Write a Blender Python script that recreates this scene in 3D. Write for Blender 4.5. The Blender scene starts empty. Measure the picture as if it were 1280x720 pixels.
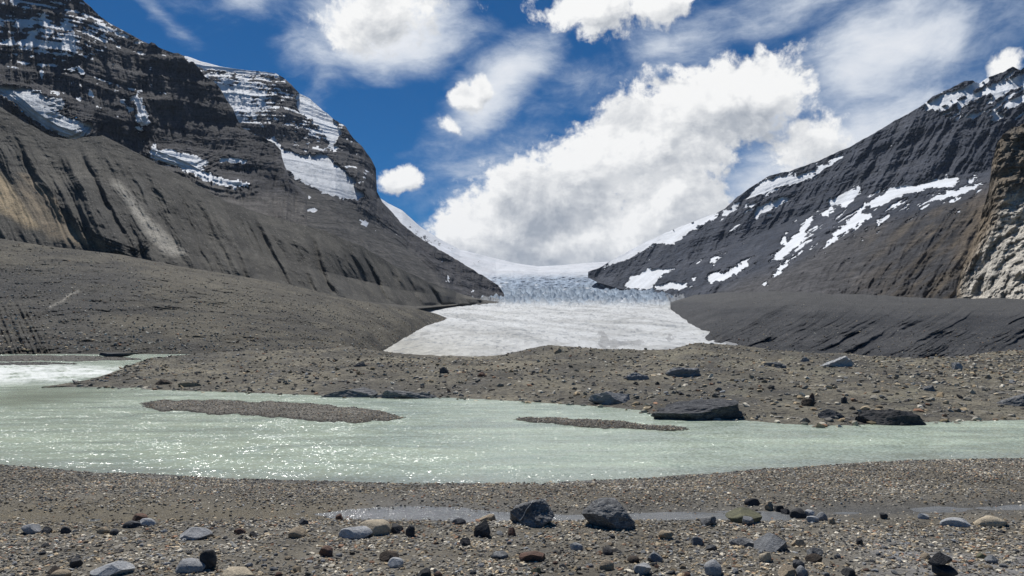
import bpy, math, random
import numpy as np
from mathutils import Vector, Euler

rng = np.random.default_rng(7)
random.seed(7)
C = bpy.context.scene.collection
H = 2.5            # eye height above the river (m)
F = 865.0          # focal length in photo pixels (1280 wide)
HORIZ = 428.0
PITCH = math.atan((HORIZ - 360) / F)
SP, CP = math.sin(PITCH), math.cos(PITCH)
SUN_AZ, SUN_EL = math.radians(-24), math.radians(58)

# ------------------------------------------------------------------ helpers
def ray(px, py):
    cx = (np.asarray(px, float) - 640) / F
    cy = (360 - np.asarray(py, float)) / F
    y = CP - cy * SP
    return cx / y, (SP + cy * CP) / y          # x and z per metre of depth

def at(px, py, d):
    rx, rz = ray(px, py)
    d = np.asarray(d, float)
    return np.stack([rx * d, d + 0 * rx, H + rz * d], -1)

def on_plane(px, py, z=0.0):
    rx, rz = ray(px, py)
    return at(px, py, (z - H) / rz)

def pix(x, y, z):
    zz = (z - H) / y
    a = np.arctan(zz) - PITCH
    py = 360 - np.tan(a) * F
    cyv = (360 - py) / F
    px = 640 + F * x / y * (CP - cyv * SP)
    return px, py

_perm = rng.permutation(256).astype(np.int32)
_perm = np.concatenate([_perm, _perm, _perm])
_g = rng.normal(size=(256, 3)).astype(np.float32)
_g /= np.linalg.norm(_g, axis=1, keepdims=True)

def perlin(x, y, z):
    x, y, z = [np.asarray(a, np.float32) for a in np.broadcast_arrays(x, y, z)]
    xi, yi, zi = np.floor(x), np.floor(y), np.floor(z)
    xf, yf, zf = x - xi, y - yi, z - zi
    X, Y, Z = [(a.astype(np.int64) & 255).astype(np.int32) for a in (xi, yi, zi)]
    u, v, w = [t * t * t * (t * (t * 6 - 15) + 10) for t in (xf, yf, zf)]
    def gr(a, b, c):
        h = _perm[_perm[_perm[(X + a)] + (Y + b)] + (Z + c)]
        g = _g[h]
        return g[..., 0] * (xf - a) + g[..., 1] * (yf - b) + g[..., 2] * (zf - c)
    def lp(t, a, b): return a + t * (b - a)
    return 1.5 * lp(w, lp(v, lp(u, gr(0,0,0), gr(1,0,0)), lp(u, gr(0,1,0), gr(1,1,0))),
                    lp(v, lp(u, gr(0,0,1), gr(1,0,1)), lp(u, gr(0,1,1), gr(1,1,1))))

def fbm(x, y, z, octs=5, gain=.5, seed=0.0, ridged=False):
    s, a, n = 0, 1.0, 0
    for i in range(octs):
        f = 2.03 ** i
        p = perlin(np.asarray(x) * f + seed * 17.3 + i * 5.1, np.asarray(y) * f + seed * 7.7, np.asarray(z) * f + i * 9.2)
        if ridged: p = 1 - 2 * np.abs(p)
        s = s + a * p; n += a; a *= gain
    return s / n

def sm(a, b, x):
    t = np.clip((x - a) / (b - a), 0, 1)
    return t * t * (3 - 2 * t)

def pip(px, py, poly):
    inside = np.zeros(np.shape(px), bool)
    n = len(poly)
    for i in range(n):
        x1, y1 = poly[i]; x2, y2 = poly[(i + 1) % n]
        if y1 == y2: continue
        c = ((y1 > py) != (y2 > py)) & (px < (x2 - x1) * (py - y1) / (y2 - y1) + x1)
        inside ^= c
    return inside

def soft_poly(px, py, poly, w):
    n, acc = 0, 0
    for k in range(12):
        a = 2.4 * k; r = w * math.sqrt((k + .5) / 12)
        acc = acc + pip(px + r * math.cos(a), py + r * math.sin(a), poly); n += 1
    return acc / n

def mix(a, b, t):
    t = np.asarray(t)[..., None]
    return np.asarray(a) * (1 - t) + np.asarray(b) * t

def mesh_obj(name, V, Q, mat, parent=None, col=None, smooth=True, attrs=None):
    V = np.ascontiguousarray(V, np.float32).reshape(-1, 3); Q = np.ascontiguousarray(Q, np.int32)
    k = Q.shape[1]
    me = bpy.data.meshes.new(name)
    me.vertices.add(len(V)); me.vertices.foreach_set('co', V.ravel())
    me.loops.add(Q.size); me.loops.foreach_set('vertex_index', Q.ravel())
    me.polygons.add(len(Q))
    me.polygons.foreach_set('loop_start', np.arange(0, Q.size, k, dtype=np.int32))
    me.polygons.foreach_set('use_smooth', np.full(len(Q), smooth))
    me.update(calc_edges=True)
    if col is not None:
        c = np.ones((len(V), 4), np.float32); c[:, :3] = np.asarray(col, np.float32).reshape(-1, 3)
        me.color_attributes.new('Col', 'FLOAT_COLOR', 'POINT').data.foreach_set('color', c.ravel())
    for nm, a in (attrs or {}).items():
        me.attributes.new(nm, 'FLOAT', 'POINT').data.foreach_set('value', np.ascontiguousarray(a, np.float32).ravel())
    me.materials.append(mat)
    o = bpy.data.objects.new(name, me); C.objects.link(o)
    if parent: o.parent = parent
    return o

def grid_quads(nr, nc):
    i = np.arange(nr * nc).reshape(nr, nc)
    return np.stack([i[:-1, :-1], i[1:, :-1], i[1:, 1:], i[:-1, 1:]], -1).reshape(-1, 4)

def sub_obj(name, V, Q, sel, mat, parent=None, col=None, attrs=None):
    q = Q[sel]
    u, inv = np.unique(q, return_inverse=True)
    return mesh_obj(name, V.reshape(-1, 3)[u], inv.reshape(q.shape), mat, parent,
                    None if col is None else col.reshape(-1, 3)[u], True,
                    {k: a.ravel()[u] for k, a in (attrs or {}).items()})

def tag(o, label, cat, group=None, kind=None):
    o['label'] = label; o['category'] = cat
    if group: o['group'] = group
    if kind: o['kind'] = kind
    return o

def loft(px0, px1, ncol, layers, rows):
    """Columns of constant bearing, rows between traced ridge lines; straight in space between two of them."""
    PXc = np.linspace(px0, px1, ncol)
    ly, li = [], []
    for L in layers:
        L = np.array(L, float)
        ly.append(np.interp(PXc, L[:, 0], L[:, 1])); li.append(np.interp(PXc, L[:, 0], 1 / L[:, 2]))
    PY, ID = [ly[0]], [li[0]]
    for k, n in enumerate(rows):
        for j in range(1, n + 1):
            t = j / n
            PY.append(ly[k] * (1 - t) + ly[k + 1] * t); ID.append(li[k] * (1 - t) + li[k + 1] * t)
    PY = np.array(PY); D = 1 / np.array(ID)
    return np.broadcast_to(PXc, PY.shape).copy(), PY, D

def components(mask):
    """4-connected components of a boolean grid; list of flat index arrays."""
    nr, nc = mask.shape
    m = mask.copy(); out = []
    for s in np.flatnonzero(mask.ravel()):
        r, c = divmod(int(s), nc)
        if not m[r, c]: continue
        m[r, c] = False; st = [(r, c)]; comp = []
        while st:
            r, c = st.pop(); comp.append(r * nc + c)
            for a, b in ((r-1, c), (r+1, c), (r, c-1), (r, c+1)):
                if 0 <= a < nr and 0 <= b < nc and m[a, b]:
                    m[a, b] = False; st.append((a, b))
        out.append(np.array(comp))
    return out

# ------------------------------------------------------------------ materials
def new_mat(name):
    m = bpy.data.materials.new(name); m.use_nodes = True
    nt = m.node_tree
    b = nt.nodes['Principled BSDF']
    b.inputs['Specular IOR Level'].default_value = .25
    return m, nt, b

def N(nt, t, **kw):
    n = nt.nodes.new(t)
    for k, v in kw.items(): setattr(n, k, v)
    return n

def val(nt, sock, v):
    if isinstance(v, (int, float)): sock.default_value = v
    else: nt.links.new(v, sock)

def math_n(nt, op, a, b=None, c=None, clamp=False):
    n = N(nt, 'ShaderNodeMath', operation=op, use_clamp=clamp)
    for i, v in enumerate((a, b, c)):
        if v is not None: val(nt, n.inputs[i], v)
    return n.outputs[0]

def maprange(nt, v, a, b, c=0.0, d=1.0, smooth=False):
    n = N(nt, 'ShaderNodeMapRange', interpolation_type='SMOOTHSTEP' if smooth else 'LINEAR')
    val(nt, n.inputs[0], v)
    for i, x in zip((1, 2, 3, 4), (a, b, c, d)): n.inputs[i].default_value = x
    return n.outputs[0]

def mixc(nt, f, a, b, blend='MIX'):
    n = N(nt, 'ShaderNodeMix', data_type='RGBA', blend_type=blend)
    val(nt, n.inputs[0], f)
    for i, v in ((6, a), (7, b)):
        if isinstance(v, (tuple, list)): n.inputs[i].default_value = (*v[:3], 1)
        else: nt.links.new(v, n.inputs[i])
    return n.outputs[2]

def noise(nt, vec, scale, detail=4, rough=.55, dist=0.0):
    n = N(nt, 'ShaderNodeTexNoise')
    nt.links.new(vec, n.inputs['Vector']) if vec else None
    n.inputs['Scale'].default_value = scale; n.inputs['Detail'].default_value = detail
    n.inputs['Roughness'].default_value = rough; n.inputs['Distortion'].default_value = dist
    return n.outputs[0]

def pos(nt, scale=(1, 1, 1), rot=(0, 0, 0)):
    g = N(nt, 'ShaderNodeTexCoord')
    m = N(nt, 'ShaderNodeMapping'); nt.links.new(g.outputs['Object'], m.inputs[0])
    m.inputs['Scale'].default_value = scale; m.inputs['Rotation'].default_value = rot
    return m.outputs[0]

def bump(nt, b, hsock, dist, strength=1.0):
    n = N(nt, 'ShaderNodeBump'); n.inputs['Strength'].default_value = strength
    n.inputs['Distance'].default_value = dist
    nt.links.new(hsock, n.inputs['Height']); nt.links.new(n.outputs[0], b.inputs['Normal'])

def earth_mat(name, grain, lo=.55, hi=1.5, coarse=8.0, bumpd=None, speck=None, rough=.9, stretch=(1, 1, 1), bstr=.9):
    """Ground cover: per-vertex soil colour, broken up by grain of about `grain` metres and by single paler or darker stones."""
    m, nt, b = new_mat(name)
    a = N(nt, 'ShaderNodeAttribute', attribute_name='Col')
    p = pos(nt, stretch)
    n1 = noise(nt, p, 1 / (grain * coarse), 5, .6)
    n2 = noise(nt, p, 1 / grain, 4, .7)
    f = math_n(nt, 'MULTIPLY', maprange(nt, n1, .3, .7, .75, 1.25), maprange(nt, n2, .25, .75, lo, hi))
    col = mixc(nt, 1.0, a.outputs[0], f, 'MULTIPLY')
    v = N(nt, 'ShaderNodeTexVoronoi'); nt.links.new(p, v.inputs['Vector']); v.inputs['Scale'].default_value = 1 / (speck or grain * 1.6)
    sx = N(nt, 'ShaderNodeSeparateColor'); nt.links.new(v.outputs['Color'], sx.inputs[0])
    core = maprange(nt, v.outputs['Distance'], .28, .42, 1, 0)
    pale = math_n(nt, 'MULTIPLY', maprange(nt, sx.outputs[0], .84, .9), core)
    dark = math_n(nt, 'MULTIPLY', maprange(nt, sx.outputs[1], .8, .88), core)
    col = mixc(nt, math_n(nt, 'MULTIPLY', dark, .65), col, (.035, .035, .037))
    col = mixc(nt, math_n(nt, 'MULTIPLY', pale, .6), col, (.34, .32, .28))
    nt.links.new(col, b.inputs['Base Color'])
    b.inputs['Roughness'].default_value = rough
    hgt = math_n(nt, 'ADD', math_n(nt, 'MULTIPLY', n2, 1.0), math_n(nt, 'MULTIPLY', math_n(nt, 'ADD', pale, dark), .35))
    bump(nt, b, hgt, bumpd or grain * .8, bstr)
    return m

def rock_mat(name, grain, stretch=(1, 1, .35), contrast=(.5, 1.5), bumpd=None):
    m, nt, b = new_mat(name)
    a = N(nt, 'ShaderNodeAttribute', attribute_name='Col')
    p = pos(nt, stretch)
    n1 = noise(nt, p, 1 / (grain * 6), 6, .6, .4)
    n2 = noise(nt, p, 1 / grain, 5, .7)
    p3 = pos(nt, (.25, .25, 2.2), (math.radians(7), math.radians(-6), 0))
    n3 = noise(nt, p3, 1 / (grain * 2.5), 4, .65, .6)
    f = math_n(nt, 'MULTIPLY', maprange(nt, n1, .3, .7, .7, 1.3), maprange(nt, n2, .25, .75, *contrast))
    f = math_n(nt, 'MULTIPLY', f, maprange(nt, n3, .3, .7, .55, 1.45))
    col = mixc(nt, 1.0, a.outputs[0], f, 'MULTIPLY')
    nt.links.new(col, b.inputs['Base Color']); b.inputs['Roughness'].default_value = .92
    h = math_n(nt, 'ADD', n2, math_n(nt, 'MULTIPLY', n3, .8))
    bump(nt, b, h, bumpd or grain * 1.2, .9)
    return m

def snow_mat(name, grain, base=(.80, .83, .87)):
    m, nt, b = new_mat(name)
    p = pos(nt)
    n1 = noise(nt, p, 1 / (grain * 5), 5, .6); n2 = noise(nt, p, 1 / grain, 4, .65)
    col = mixc(nt, maprange(nt, n1, .35, .7), base, (.62, .64, .66))
    col = mixc(nt, maprange(nt, n2, .62, .8, 0, .35), col, (.42, .42, .42))
    nt.links.new(col, b.inputs['Base Color']); b.inputs['Roughness'].default_value = .7
    bump(nt, b, n2, grain * .5, .6)
    return m

def ice_mat(name, grain, stretch=(1, 1, 1), rot=(0, 0, 0), crack=.5):
    """Glacier ice: vertex colour, dirty bands and thin dark crevasse lines."""
    m, nt, b = new_mat(name)
    a = N(nt, 'ShaderNodeAttribute', attribute_name='Col')
    p = pos(nt, stretch, rot)
    n1 = noise(nt, p, 1 / (grain * 7), 6, .62, .5); n2 = noise(nt, p, 1 / grain, 6, .72, .4)
    f = math_n(nt, 'MULTIPLY', maprange(nt, n1, .3, .7, .82, 1.12), maprange(nt, n2, .25, .75, .78, 1.15))
    col = mixc(nt, 1.0, a.outputs[0], f, 'MULTIPLY')
    rid = math_n(nt, 'ABSOLUTE', math_n(nt, 'SUBTRACT', n2, .5))
    line = math_n(nt, 'MULTIPLY', maprange(nt, rid, .0, .018, 1, 0), maprange(nt, n1, .5, .62))
    col = mixc(nt, math_n(nt, 'MULTIPLY', line, crack), col, (.16, .2, .24))
    nt.links.new(col, b.inputs['Base Color']); b.inputs['Roughness'].default_value = .65
    bump(nt, b, n2, grain * .7, .9)
    return m

_sm = {}
def stone_mat(key):
    if key in _sm: return _sm[key]
    base, second, vein = STONE[key]
    m, nt, b = new_mat('stone ' + key)
    p = pos(nt); oi = N(nt, 'ShaderNodeObjectInfo')
    sc = N(nt, 'ShaderNodeVectorMath', operation='ADD'); nt.links.new(p, sc.inputs[0])
    cb = N(nt, 'ShaderNodeCombineXYZ'); 
    for i in range(3): nt.links.new(math_n(nt, 'MULTIPLY', oi.outputs['Random'], 31.0 + 7 * i), cb.inputs[i])
    nt.links.new(cb.outputs[0], sc.inputs[1]); v = sc.outputs[0]
    n1 = noise(nt, v, 7, 5, .6, .5); n2 = noise(nt, v, 55, 5, .7)
    col = mixc(nt, maprange(nt, n1, .38, .62), base, second)
    col = mixc(nt, 1.0, col, maprange(nt, n2, .25, .75, .55, 1.45), 'MULTIPLY')
    if vein:
        mp = N(nt, 'ShaderNodeMapping'); nt.links.new(v, mp.inputs[0]); mp.inputs['Scale'].default_value = (2.2, 2.2, 9); mp.inputs['Rotation'].default_value = (.5, .4, 0)
        n3 = noise(nt, mp.outputs[0], 2.2, 4, .6, .8)
        rid = math_n(nt, 'ABSOLUTE', math_n(nt, 'SUBTRACT', n3, .5))
        col = mixc(nt, maprange(nt, rid, 0, .022, vein, 0), col, (.5, .5, .48))
    nt.links.new(col, b.inputs['Base Color']); b.inputs['Roughness'].default_value = .82
    bump(nt, b, math_n(nt, 'ADD', n2, math_n(nt, 'MULTIPLY', n1, 1.5)), .02, .8)
    _sm[key] = m
    return m

STONE = {
    'grey':  ((.17, .175, .18), (.24, .245, .25), .25), 'dark': ((.045, .047, .052), (.085, .088, .095), .25),
    'black': ((.036, .036, .038), (.07, .069, .07), 0), 'pale': ((.46, .46, .45), (.34, .35, .36), 0),
    'blue': ((.25, .255, .26), (.36, .362, .365), .4),    'tan':  ((.36, .29, .20), (.27, .22, .16), 0),
    'cream': ((.52, .44, .32), (.40, .34, .25), 0),     'rust': ((.17, .095, .068), (.12, .08, .062), 0),
    'brown': ((.10, .075, .055), (.06, .05, .042), 0),  'olive': ((.17, .165, .10), (.11, .11, .075), 0),
    'slate': ((.095, .097, .10), (.175, .177, .178), .55),
}

# ------------------------------------------------------------------ camera
cam = bpy.data.cameras.new('camera'); co = bpy.data.objects.new('camera', cam); C.objects.link(co)
co.location = (0, 0, H); co.rotation_euler = (math.pi / 2 + PITCH, 0, 0)
cam.sensor_width = 36; cam.lens = 36 * F / 1280; cam.clip_start = .1; cam.clip_end = 60000
bpy.context.scene.camera = co

# ------------------------------------------------------------------ sun and sky
sl = bpy.data.lights.new('sun', 'SUN'); sl.energy = 4.6; sl.angle = math.radians(.53); sl.color = (1, .968, .915)
so = bpy.data.objects.new('sun', sl); C.objects.link(so)
sd = Vector((math.sin(SUN_AZ) * math.cos(SUN_EL), math.cos(SUN_AZ) * math.cos(SUN_EL), math.sin(SUN_EL)))
so.rotation_euler = sd.to_track_quat('Z', 'Y').to_euler(); so.location = (0, 0, 60)

def build_world():
    w = bpy.data.worlds.new('World'); bpy.context.scene.world = w; w.use_nodes = True
    nt = w.node_tree
    bg = nt.nodes['Background']
    sky = N(nt, 'ShaderNodeTexSky', sky_type='NISHITA'); sky.sun_disc = False
    sky.sun_elevation = SUN_EL; sky.sun_rotation = SUN_AZ
    sky.altitude = 2600; sky.air_density = 1.0; sky.dust_density = .15; sky.ozone_density = 3.0
    hs = N(nt, 'ShaderNodeHueSaturation'); hs.inputs['Saturation'].default_value = 1.75; hs.inputs['Value'].default_value = .06
    hs.inputs['Hue'].default_value = .502
    nt.links.new(sky.outputs[0], hs.inputs['Color'])
    tc = N(nt, 'ShaderNodeTexCoord'); sx = N(nt, 'ShaderNodeSeparateXYZ'); nt.links.new(tc.outputs['Generated'], sx.inputs[0])
    az = math_n(nt, 'ARCTAN2', sx.outputs[0], sx.outputs[1])
    el = math_n(nt, 'ARCSINE', sx.outputs[2])
    uv = N(nt, 'ShaderNodeCombineXYZ'); nt.links.new(az, uv.inputs[0]); nt.links.new(el, uv.inputs[1])

    def ang(px, py):
        rx, rz = ray(px, py); n = math.sqrt(rx * rx + 1 + rz * rz)
        return math.atan2(rx, 1), math.asin(rz / n)

    def blobs(tree, vec, L):
        """Largest of (1 - radius) over ellipses given by bearing and height; L: px, py, rx, ry, turn, weight"""
        acc = None
        for px, py, rx, ry, rot, wt in L:
            a, e = ang(px, py)
            sub = N(tree, 'ShaderNodeVectorMath', operation='SUBTRACT'); tree.links.new(vec, sub.inputs[0]); sub.inputs[1].default_value = (a, e, 0)
            m = N(tree, 'ShaderNodeVectorRotate', rotation_type='Z_AXIS'); tree.links.new(sub.outputs[0], m.inputs['Vector']); m.inputs['Angle'].default_value = -math.radians(rot)
            k = math.cos(a)
            sc = N(tree, 'ShaderNodeVectorMath', operation='MULTIPLY'); tree.links.new(m.outputs[0], sc.inputs[0]); sc.inputs[1].default_value = (F / rx / k, F / ry / k, 1)
            ln = N(tree, 'ShaderNodeVectorMath', operation='LENGTH'); tree.links.new(sc.outputs[0], ln.inputs[0])
            d = math_n(tree, 'MULTIPLY', math_n(tree, 'SUBTRACT', 1.0, ln.outputs['Value']), wt)
            acc = d if acc is None else math_n(tree, 'SMOOTH_MAX', acc, d, .12)
        return acc

    # heaped clouds: one group, evaluated at the point and a little towards the light
    g = bpy.data.node_groups.new('heaped_cloud', 'ShaderNodeTree')
    g.interface.new_socket('Vector', in_out='INPUT', socket_type='NodeSocketVector')
    g.interface.new_socket('Density', in_out='OUTPUT', socket_type='NodeSocketFloat')
    gi, go = g.nodes.new('NodeGroupInput'), g.nodes.new('NodeGroupOutput')
    vec = gi.outputs[0]
    b = blobs(g, vec, [(625, 290, 120, 62, 8, 1), (700, 250, 150, 78, 14, 1), (800, 190, 165, 80, 20, 1), (900, 128, 118, 66, 12, 1), (960, 112, 58, 44, 0, .9), (760, 302, 200, 48, 0, 1), (830, 262, 80, 70, 10, 1),
                       (1010, 180, 70, 34, 20, .45), (586, 118, 30, 19, 8, .75), (604, 109, 26, 19, 0, .75), (492, 232, 26, 18, -5, .75), (509, 226, 26, 20, 0, .75), (735, 6, 66, 36, 0, .75),
                       (835, -4, 56, 30, 0, .75), (1262, 82, 22, 14, 20, .45), (560, 158, 18, 9, -30, .4), (690, 18, 30, 14, 0, .4), (470, 20, 90, 34, 8, .4), (880, 330, 90, 26, 10, .7)])
    n1 = noise(g, vec, 8, 8, .6); n2 = noise(g, vec, 30, 7, .62); n3 = noise(g, vec, 75, 4, .6)
    dd = math_n(g, 'ADD', b, math_n(g, 'MULTIPLY', math_n(g, 'SUBTRACT', n1, .5), 1.55))
    dd = math_n(g, 'ADD', dd, math_n(g, 'MULTIPLY', math_n(g, 'SUBTRACT', n2, .5), .85))
    dd = math_n(g, 'ADD', dd, math_n(g, 'MULTIPLY', math_n(g, 'SUBTRACT', n3, .5), .36))
    g.links.new(dd, go.inputs[0])
    def cum(v):
        n = N(nt, 'ShaderNodeGroup'); n.node_tree = g; nt.links.new(v, n.inputs[0]); return n.outputs[0]
    wn = N(nt, 'ShaderNodeTexNoise'); nt.links.new(uv.outputs[0], wn.inputs['Vector']); wn.inputs['Scale'].default_value = 5; wn.inputs['Detail'].default_value = 4
    ws = N(nt, 'ShaderNodeVectorMath', operation='MULTIPLY_ADD'); nt.links.new(wn.outputs['Color'], ws.inputs[0]); ws.inputs[1].default_value = (.05, .05, 0)
    sb = N(nt, 'ShaderNodeVectorMath', operation='SUBTRACT'); nt.links.new(uv.outputs[0], sb.inputs[0]); sb.inputs[1].default_value = (.025, .025, 0)
    nt.links.new(sb.outputs[0], ws.inputs[2])
    W = ws.outputs[0]
    d0 = cum(W)
    of = N(nt, 'ShaderNodeVectorMath', operation='ADD'); nt.links.new(W, of.inputs[0]); of.inputs[1].default_value = (-.008, .022, 0)
    d1 = cum(of.outputs[0])
    cmask = maprange(nt, d0, -.04, .25, 0, 1, True)
    lit = maprange(nt, math_n(nt, 'SUBTRACT', d0, d1), -.30, .42, 0, 1)
    bm = N(nt, 'ShaderNodeMapping'); nt.links.new(W, bm.inputs[0]); bm.inputs['Scale'].default_value = (1, 2.0, 1); bm.inputs['Location'].default_value = (.31, .12, 0)
    broad = noise(nt, bm.outputs[0], 7, 5, .58)
    base = math_n(nt, 'ADD', maprange(nt, broad, .40, .60, .12, .70), maprange(nt, d0, .1, .7, .30, 0))
    sh = math_n(nt, 'ADD', math_n(nt, 'MULTIPLY', lit, .85), math_n(nt, 'SUBTRACT', base, .26), None, True)
    ccol = mixc(nt, sh, (.37, .405, .46), (.97, .97, .96))

    # thin high cloud: soft fields drawn out along the wind
    mp = N(nt, 'ShaderNodeMapping'); nt.links.new(W, mp.inputs[0]); mp.inputs['Rotation'].default_value = (0, 0, math.radians(-33)); mp.inputs['Scale'].default_value = (.6, 1.25, 1)
    c1 = noise(nt, mp.outputs[0], 7, 8, .6, .6)
    mp2 = N(nt, 'ShaderNodeMapping'); nt.links.new(W, mp2.inputs[0]); mp2.inputs['Rotation'].default_value = (0, 0, math.radians(-20)); mp2.inputs['Scale'].default_value = (.6, 1.4, 1)
    c2 = noise(nt, mp2.outputs[0], 16, 7, .62, .4)
    fld = blobs(nt, W, [(480, 28, 150, 66, 8, 1.6), (400, 60, 60, 50, 30, .8), (615, 115, 130, 42, 38, 1.15), (1090, 75, 230, 80, 18, 1.15), (1020, 215, 230, 85, 24, 1.35), (960, 290, 160, 50, 20, 1.2),
                        (640, 235, 150, 70, 0, .9), (830, 55, 150, 40, 15, .5), (760, 100, 110, 40, 20, .42), (300, -5, 90, 35, 10, .6), (900, 310, 220, 45, 0, 1.0), (1000, -10, 140, 40, 10, .5),
                        (215, 22, 45, 12, -35, .42), (540, 330, 120, 60, 0, .7), (390, 110, 60, 20, 60, .4)])
    ci = math_n(nt, 'ADD', fld, math_n(nt, 'ADD', math_n(nt, 'MULTIPLY', math_n(nt, 'SUBTRACT', c1, .5), 1.7), math_n(nt, 'MULTIPLY', math_n(nt, 'SUBTRACT', c2, .5), 1.0)))
    c3 = noise(nt, mp.outputs[0], 38, 6, .65, .3)
    ci = math_n(nt, 'ADD', ci, math_n(nt, 'MULTIPLY', math_n(nt, 'SUBTRACT', c3, .5), .55))
    cim = maprange(nt, ci, -.12, .95, 0, .9, True)
    icol = mixc(nt, maprange(nt, ci, .2, 1.2), (.48, .57, .70), (.90, .92, .95))
    s1 = mixc(nt, cim, hs.outputs[0], icol)
    s2 = mixc(nt, cmask, s1, ccol)
    nt.links.new(s2, bg.inputs['Color']); bg.inputs['Strength'].default_value = 1.0
build_world()

# ------------------------------------------------------------------ mountains
def relief(P, D, U, big=(0, 200), flute=(0, 40, 150), strata=(0, 60, .1), fine=(0, 15), seed=0, damp=None, cot=.8):
    """Metres of surface relief, applied along the bearing from which the ridge lines were surveyed."""
    x, y, z = P[..., 0], P[..., 1], P[..., 2]
    o = np.zeros(D.shape)
    if big[0]: o += big[0] * fbm(x / big[1], y / big[1], z / big[1], 4, .5, seed)
    if flute[0]: o += flute[0] * -(fbm(U / flute[1], z / flute[2], .3, 5, .58, seed + 3, True) + .5 * fbm(U / flute[1] * 3.1, z / flute[2] * 2.2, y / 400, 4, .6, seed + 4))
    if fine[0]: o += fine[0] * fbm(x / fine[1], y / fine[1], z / fine[1], 3, .6, seed + 5)
    if damp is not None: o *= damp
    if strata[0]:
        wv = fbm(x / 260, y / 260, z / 500, 4, .5, seed + 9)
        s = (z + strata[2] * x + wv * strata[1] * .6) / strata[1]
        fr = s - np.floor(s)
        st = sm(.62, 1.0, fr) - fr
        s2 = s * 3.7; fr2 = s2 - np.floor(s2)
        st2 = (sm(.55, 1.0, fr2) - fr2) / 3.7
        k = strata[0] * (.6 + .8 * np.clip(fbm(x / 150, y / 150, z / 150, 3, .5, seed + 11) + .4, 0, 1))
        o += k * (st + st2) * strata[1] * cot
        relief.ledge = np.clip((fr - .62) / .38, 0, 1) * (fr > .62)
        relief.ledge2 = ((fr2 > .55) * 1.0)
    return o

def push(PX, PY, D, o): return at(PX, PY, D + o)

def snow_masks(PX, PY, polys, seed, jag=3.0, f=14.0):
    wx = jag * fbm(PX / f, PY / f, seed, 4, .6, seed); wy = jag * fbm(PX / f, PY / f, seed + 40, 4, .6, seed + 2)
    fr = .85 * fbm((PX - .3 * PY) / 9, (PY + .3 * PX) / 4.5, seed + 1.3, 4, .65, seed + 5)
    X, Y = PX + wx, PY + wy
    m = np.zeros(PX.shape, bool); xs = PX[0]
    for p in polys:
        a = np.array(p); w = min(4.5, .22 * min(np.ptp(a[:, 0]), np.ptp(a[:, 1])) + 1.2)
        c = np.flatnonzero((xs > a[:, 0].min() - 12) & (xs < a[:, 0].max() + 12))
        if not len(c): continue
        q = slice(c[0], c[-1] + 1)
        m[:, q] |= soft_poly(X[:, q], Y[:, q], p, w) + fr[:, q] > .45
    return m

def ease(PX, PY, P, polys, k):
    o = np.zeros(PX.shape)
    for p in polys:
        a = np.array(p); 
        if np.ptp(a[:, 1]) < 14: continue
        w = soft_poly(PX, PY, p, 13)
        zc = P[..., 2][w > .4].max() if (w > .4).any() else 0
        o = np.minimum(o, -w * np.clip(zc - P[..., 2], 0, 130) * k)
    return o

def face_mask(m):   # vertex grid -> face grid
    return (m[:-1, :-1].astype(int) + m[1:, :-1] + m[1:, 1:] + m[:-1, 1:]) >= 3

def split_mountain(name, V, Fm_snow, Fm_ice, mats, col, label, cat, ice_lab=None, min_faces=45, icecol=None):
    nr, nc = V.shape[:2]
    Q = grid_quads(nr, nc)
    sn = Fm_snow.ravel(); ic = Fm_ice.ravel() if Fm_ice is not None else np.zeros(len(Q), bool)
    sn &= ~ic
    body = sub_obj(name, V, Q, ~(sn | ic), mats[0], None, col)
    tag(body, label, cat, kind='structure')
    comps = sorted(components(sn.reshape(nr - 1, nc - 1)), key=len, reverse=True)
    rest = []
    for i, c in enumerate(comps):
        if i < 70 and len(c) >= min_faces: sub_obj('snow_patch', V, Q, c, mats[1], body)
        else: rest.append(c)
    if rest:
        o = sub_obj('snow_dusting', V, Q, np.concatenate(rest), mats[1], body); o['kind'] = 'stuff'
    if ic.any():
        for c in sorted(components(ic.reshape(nr - 1, nc - 1)), key=len, reverse=True):
            if len(c) < 60: continue
            o = sub_obj('hanging_glacier', V, Q, c, mats[2], body, icecol)
            if ice_lab: o['label'] = ice_lab
    return body

M_snow_far = snow_mat('snow far', 14); M_snow_near = snow_mat('snow near', 7)
M_ice_hang = ice_mat('hanging ice', 9, (1, 1, 1), crack=.6)

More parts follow.
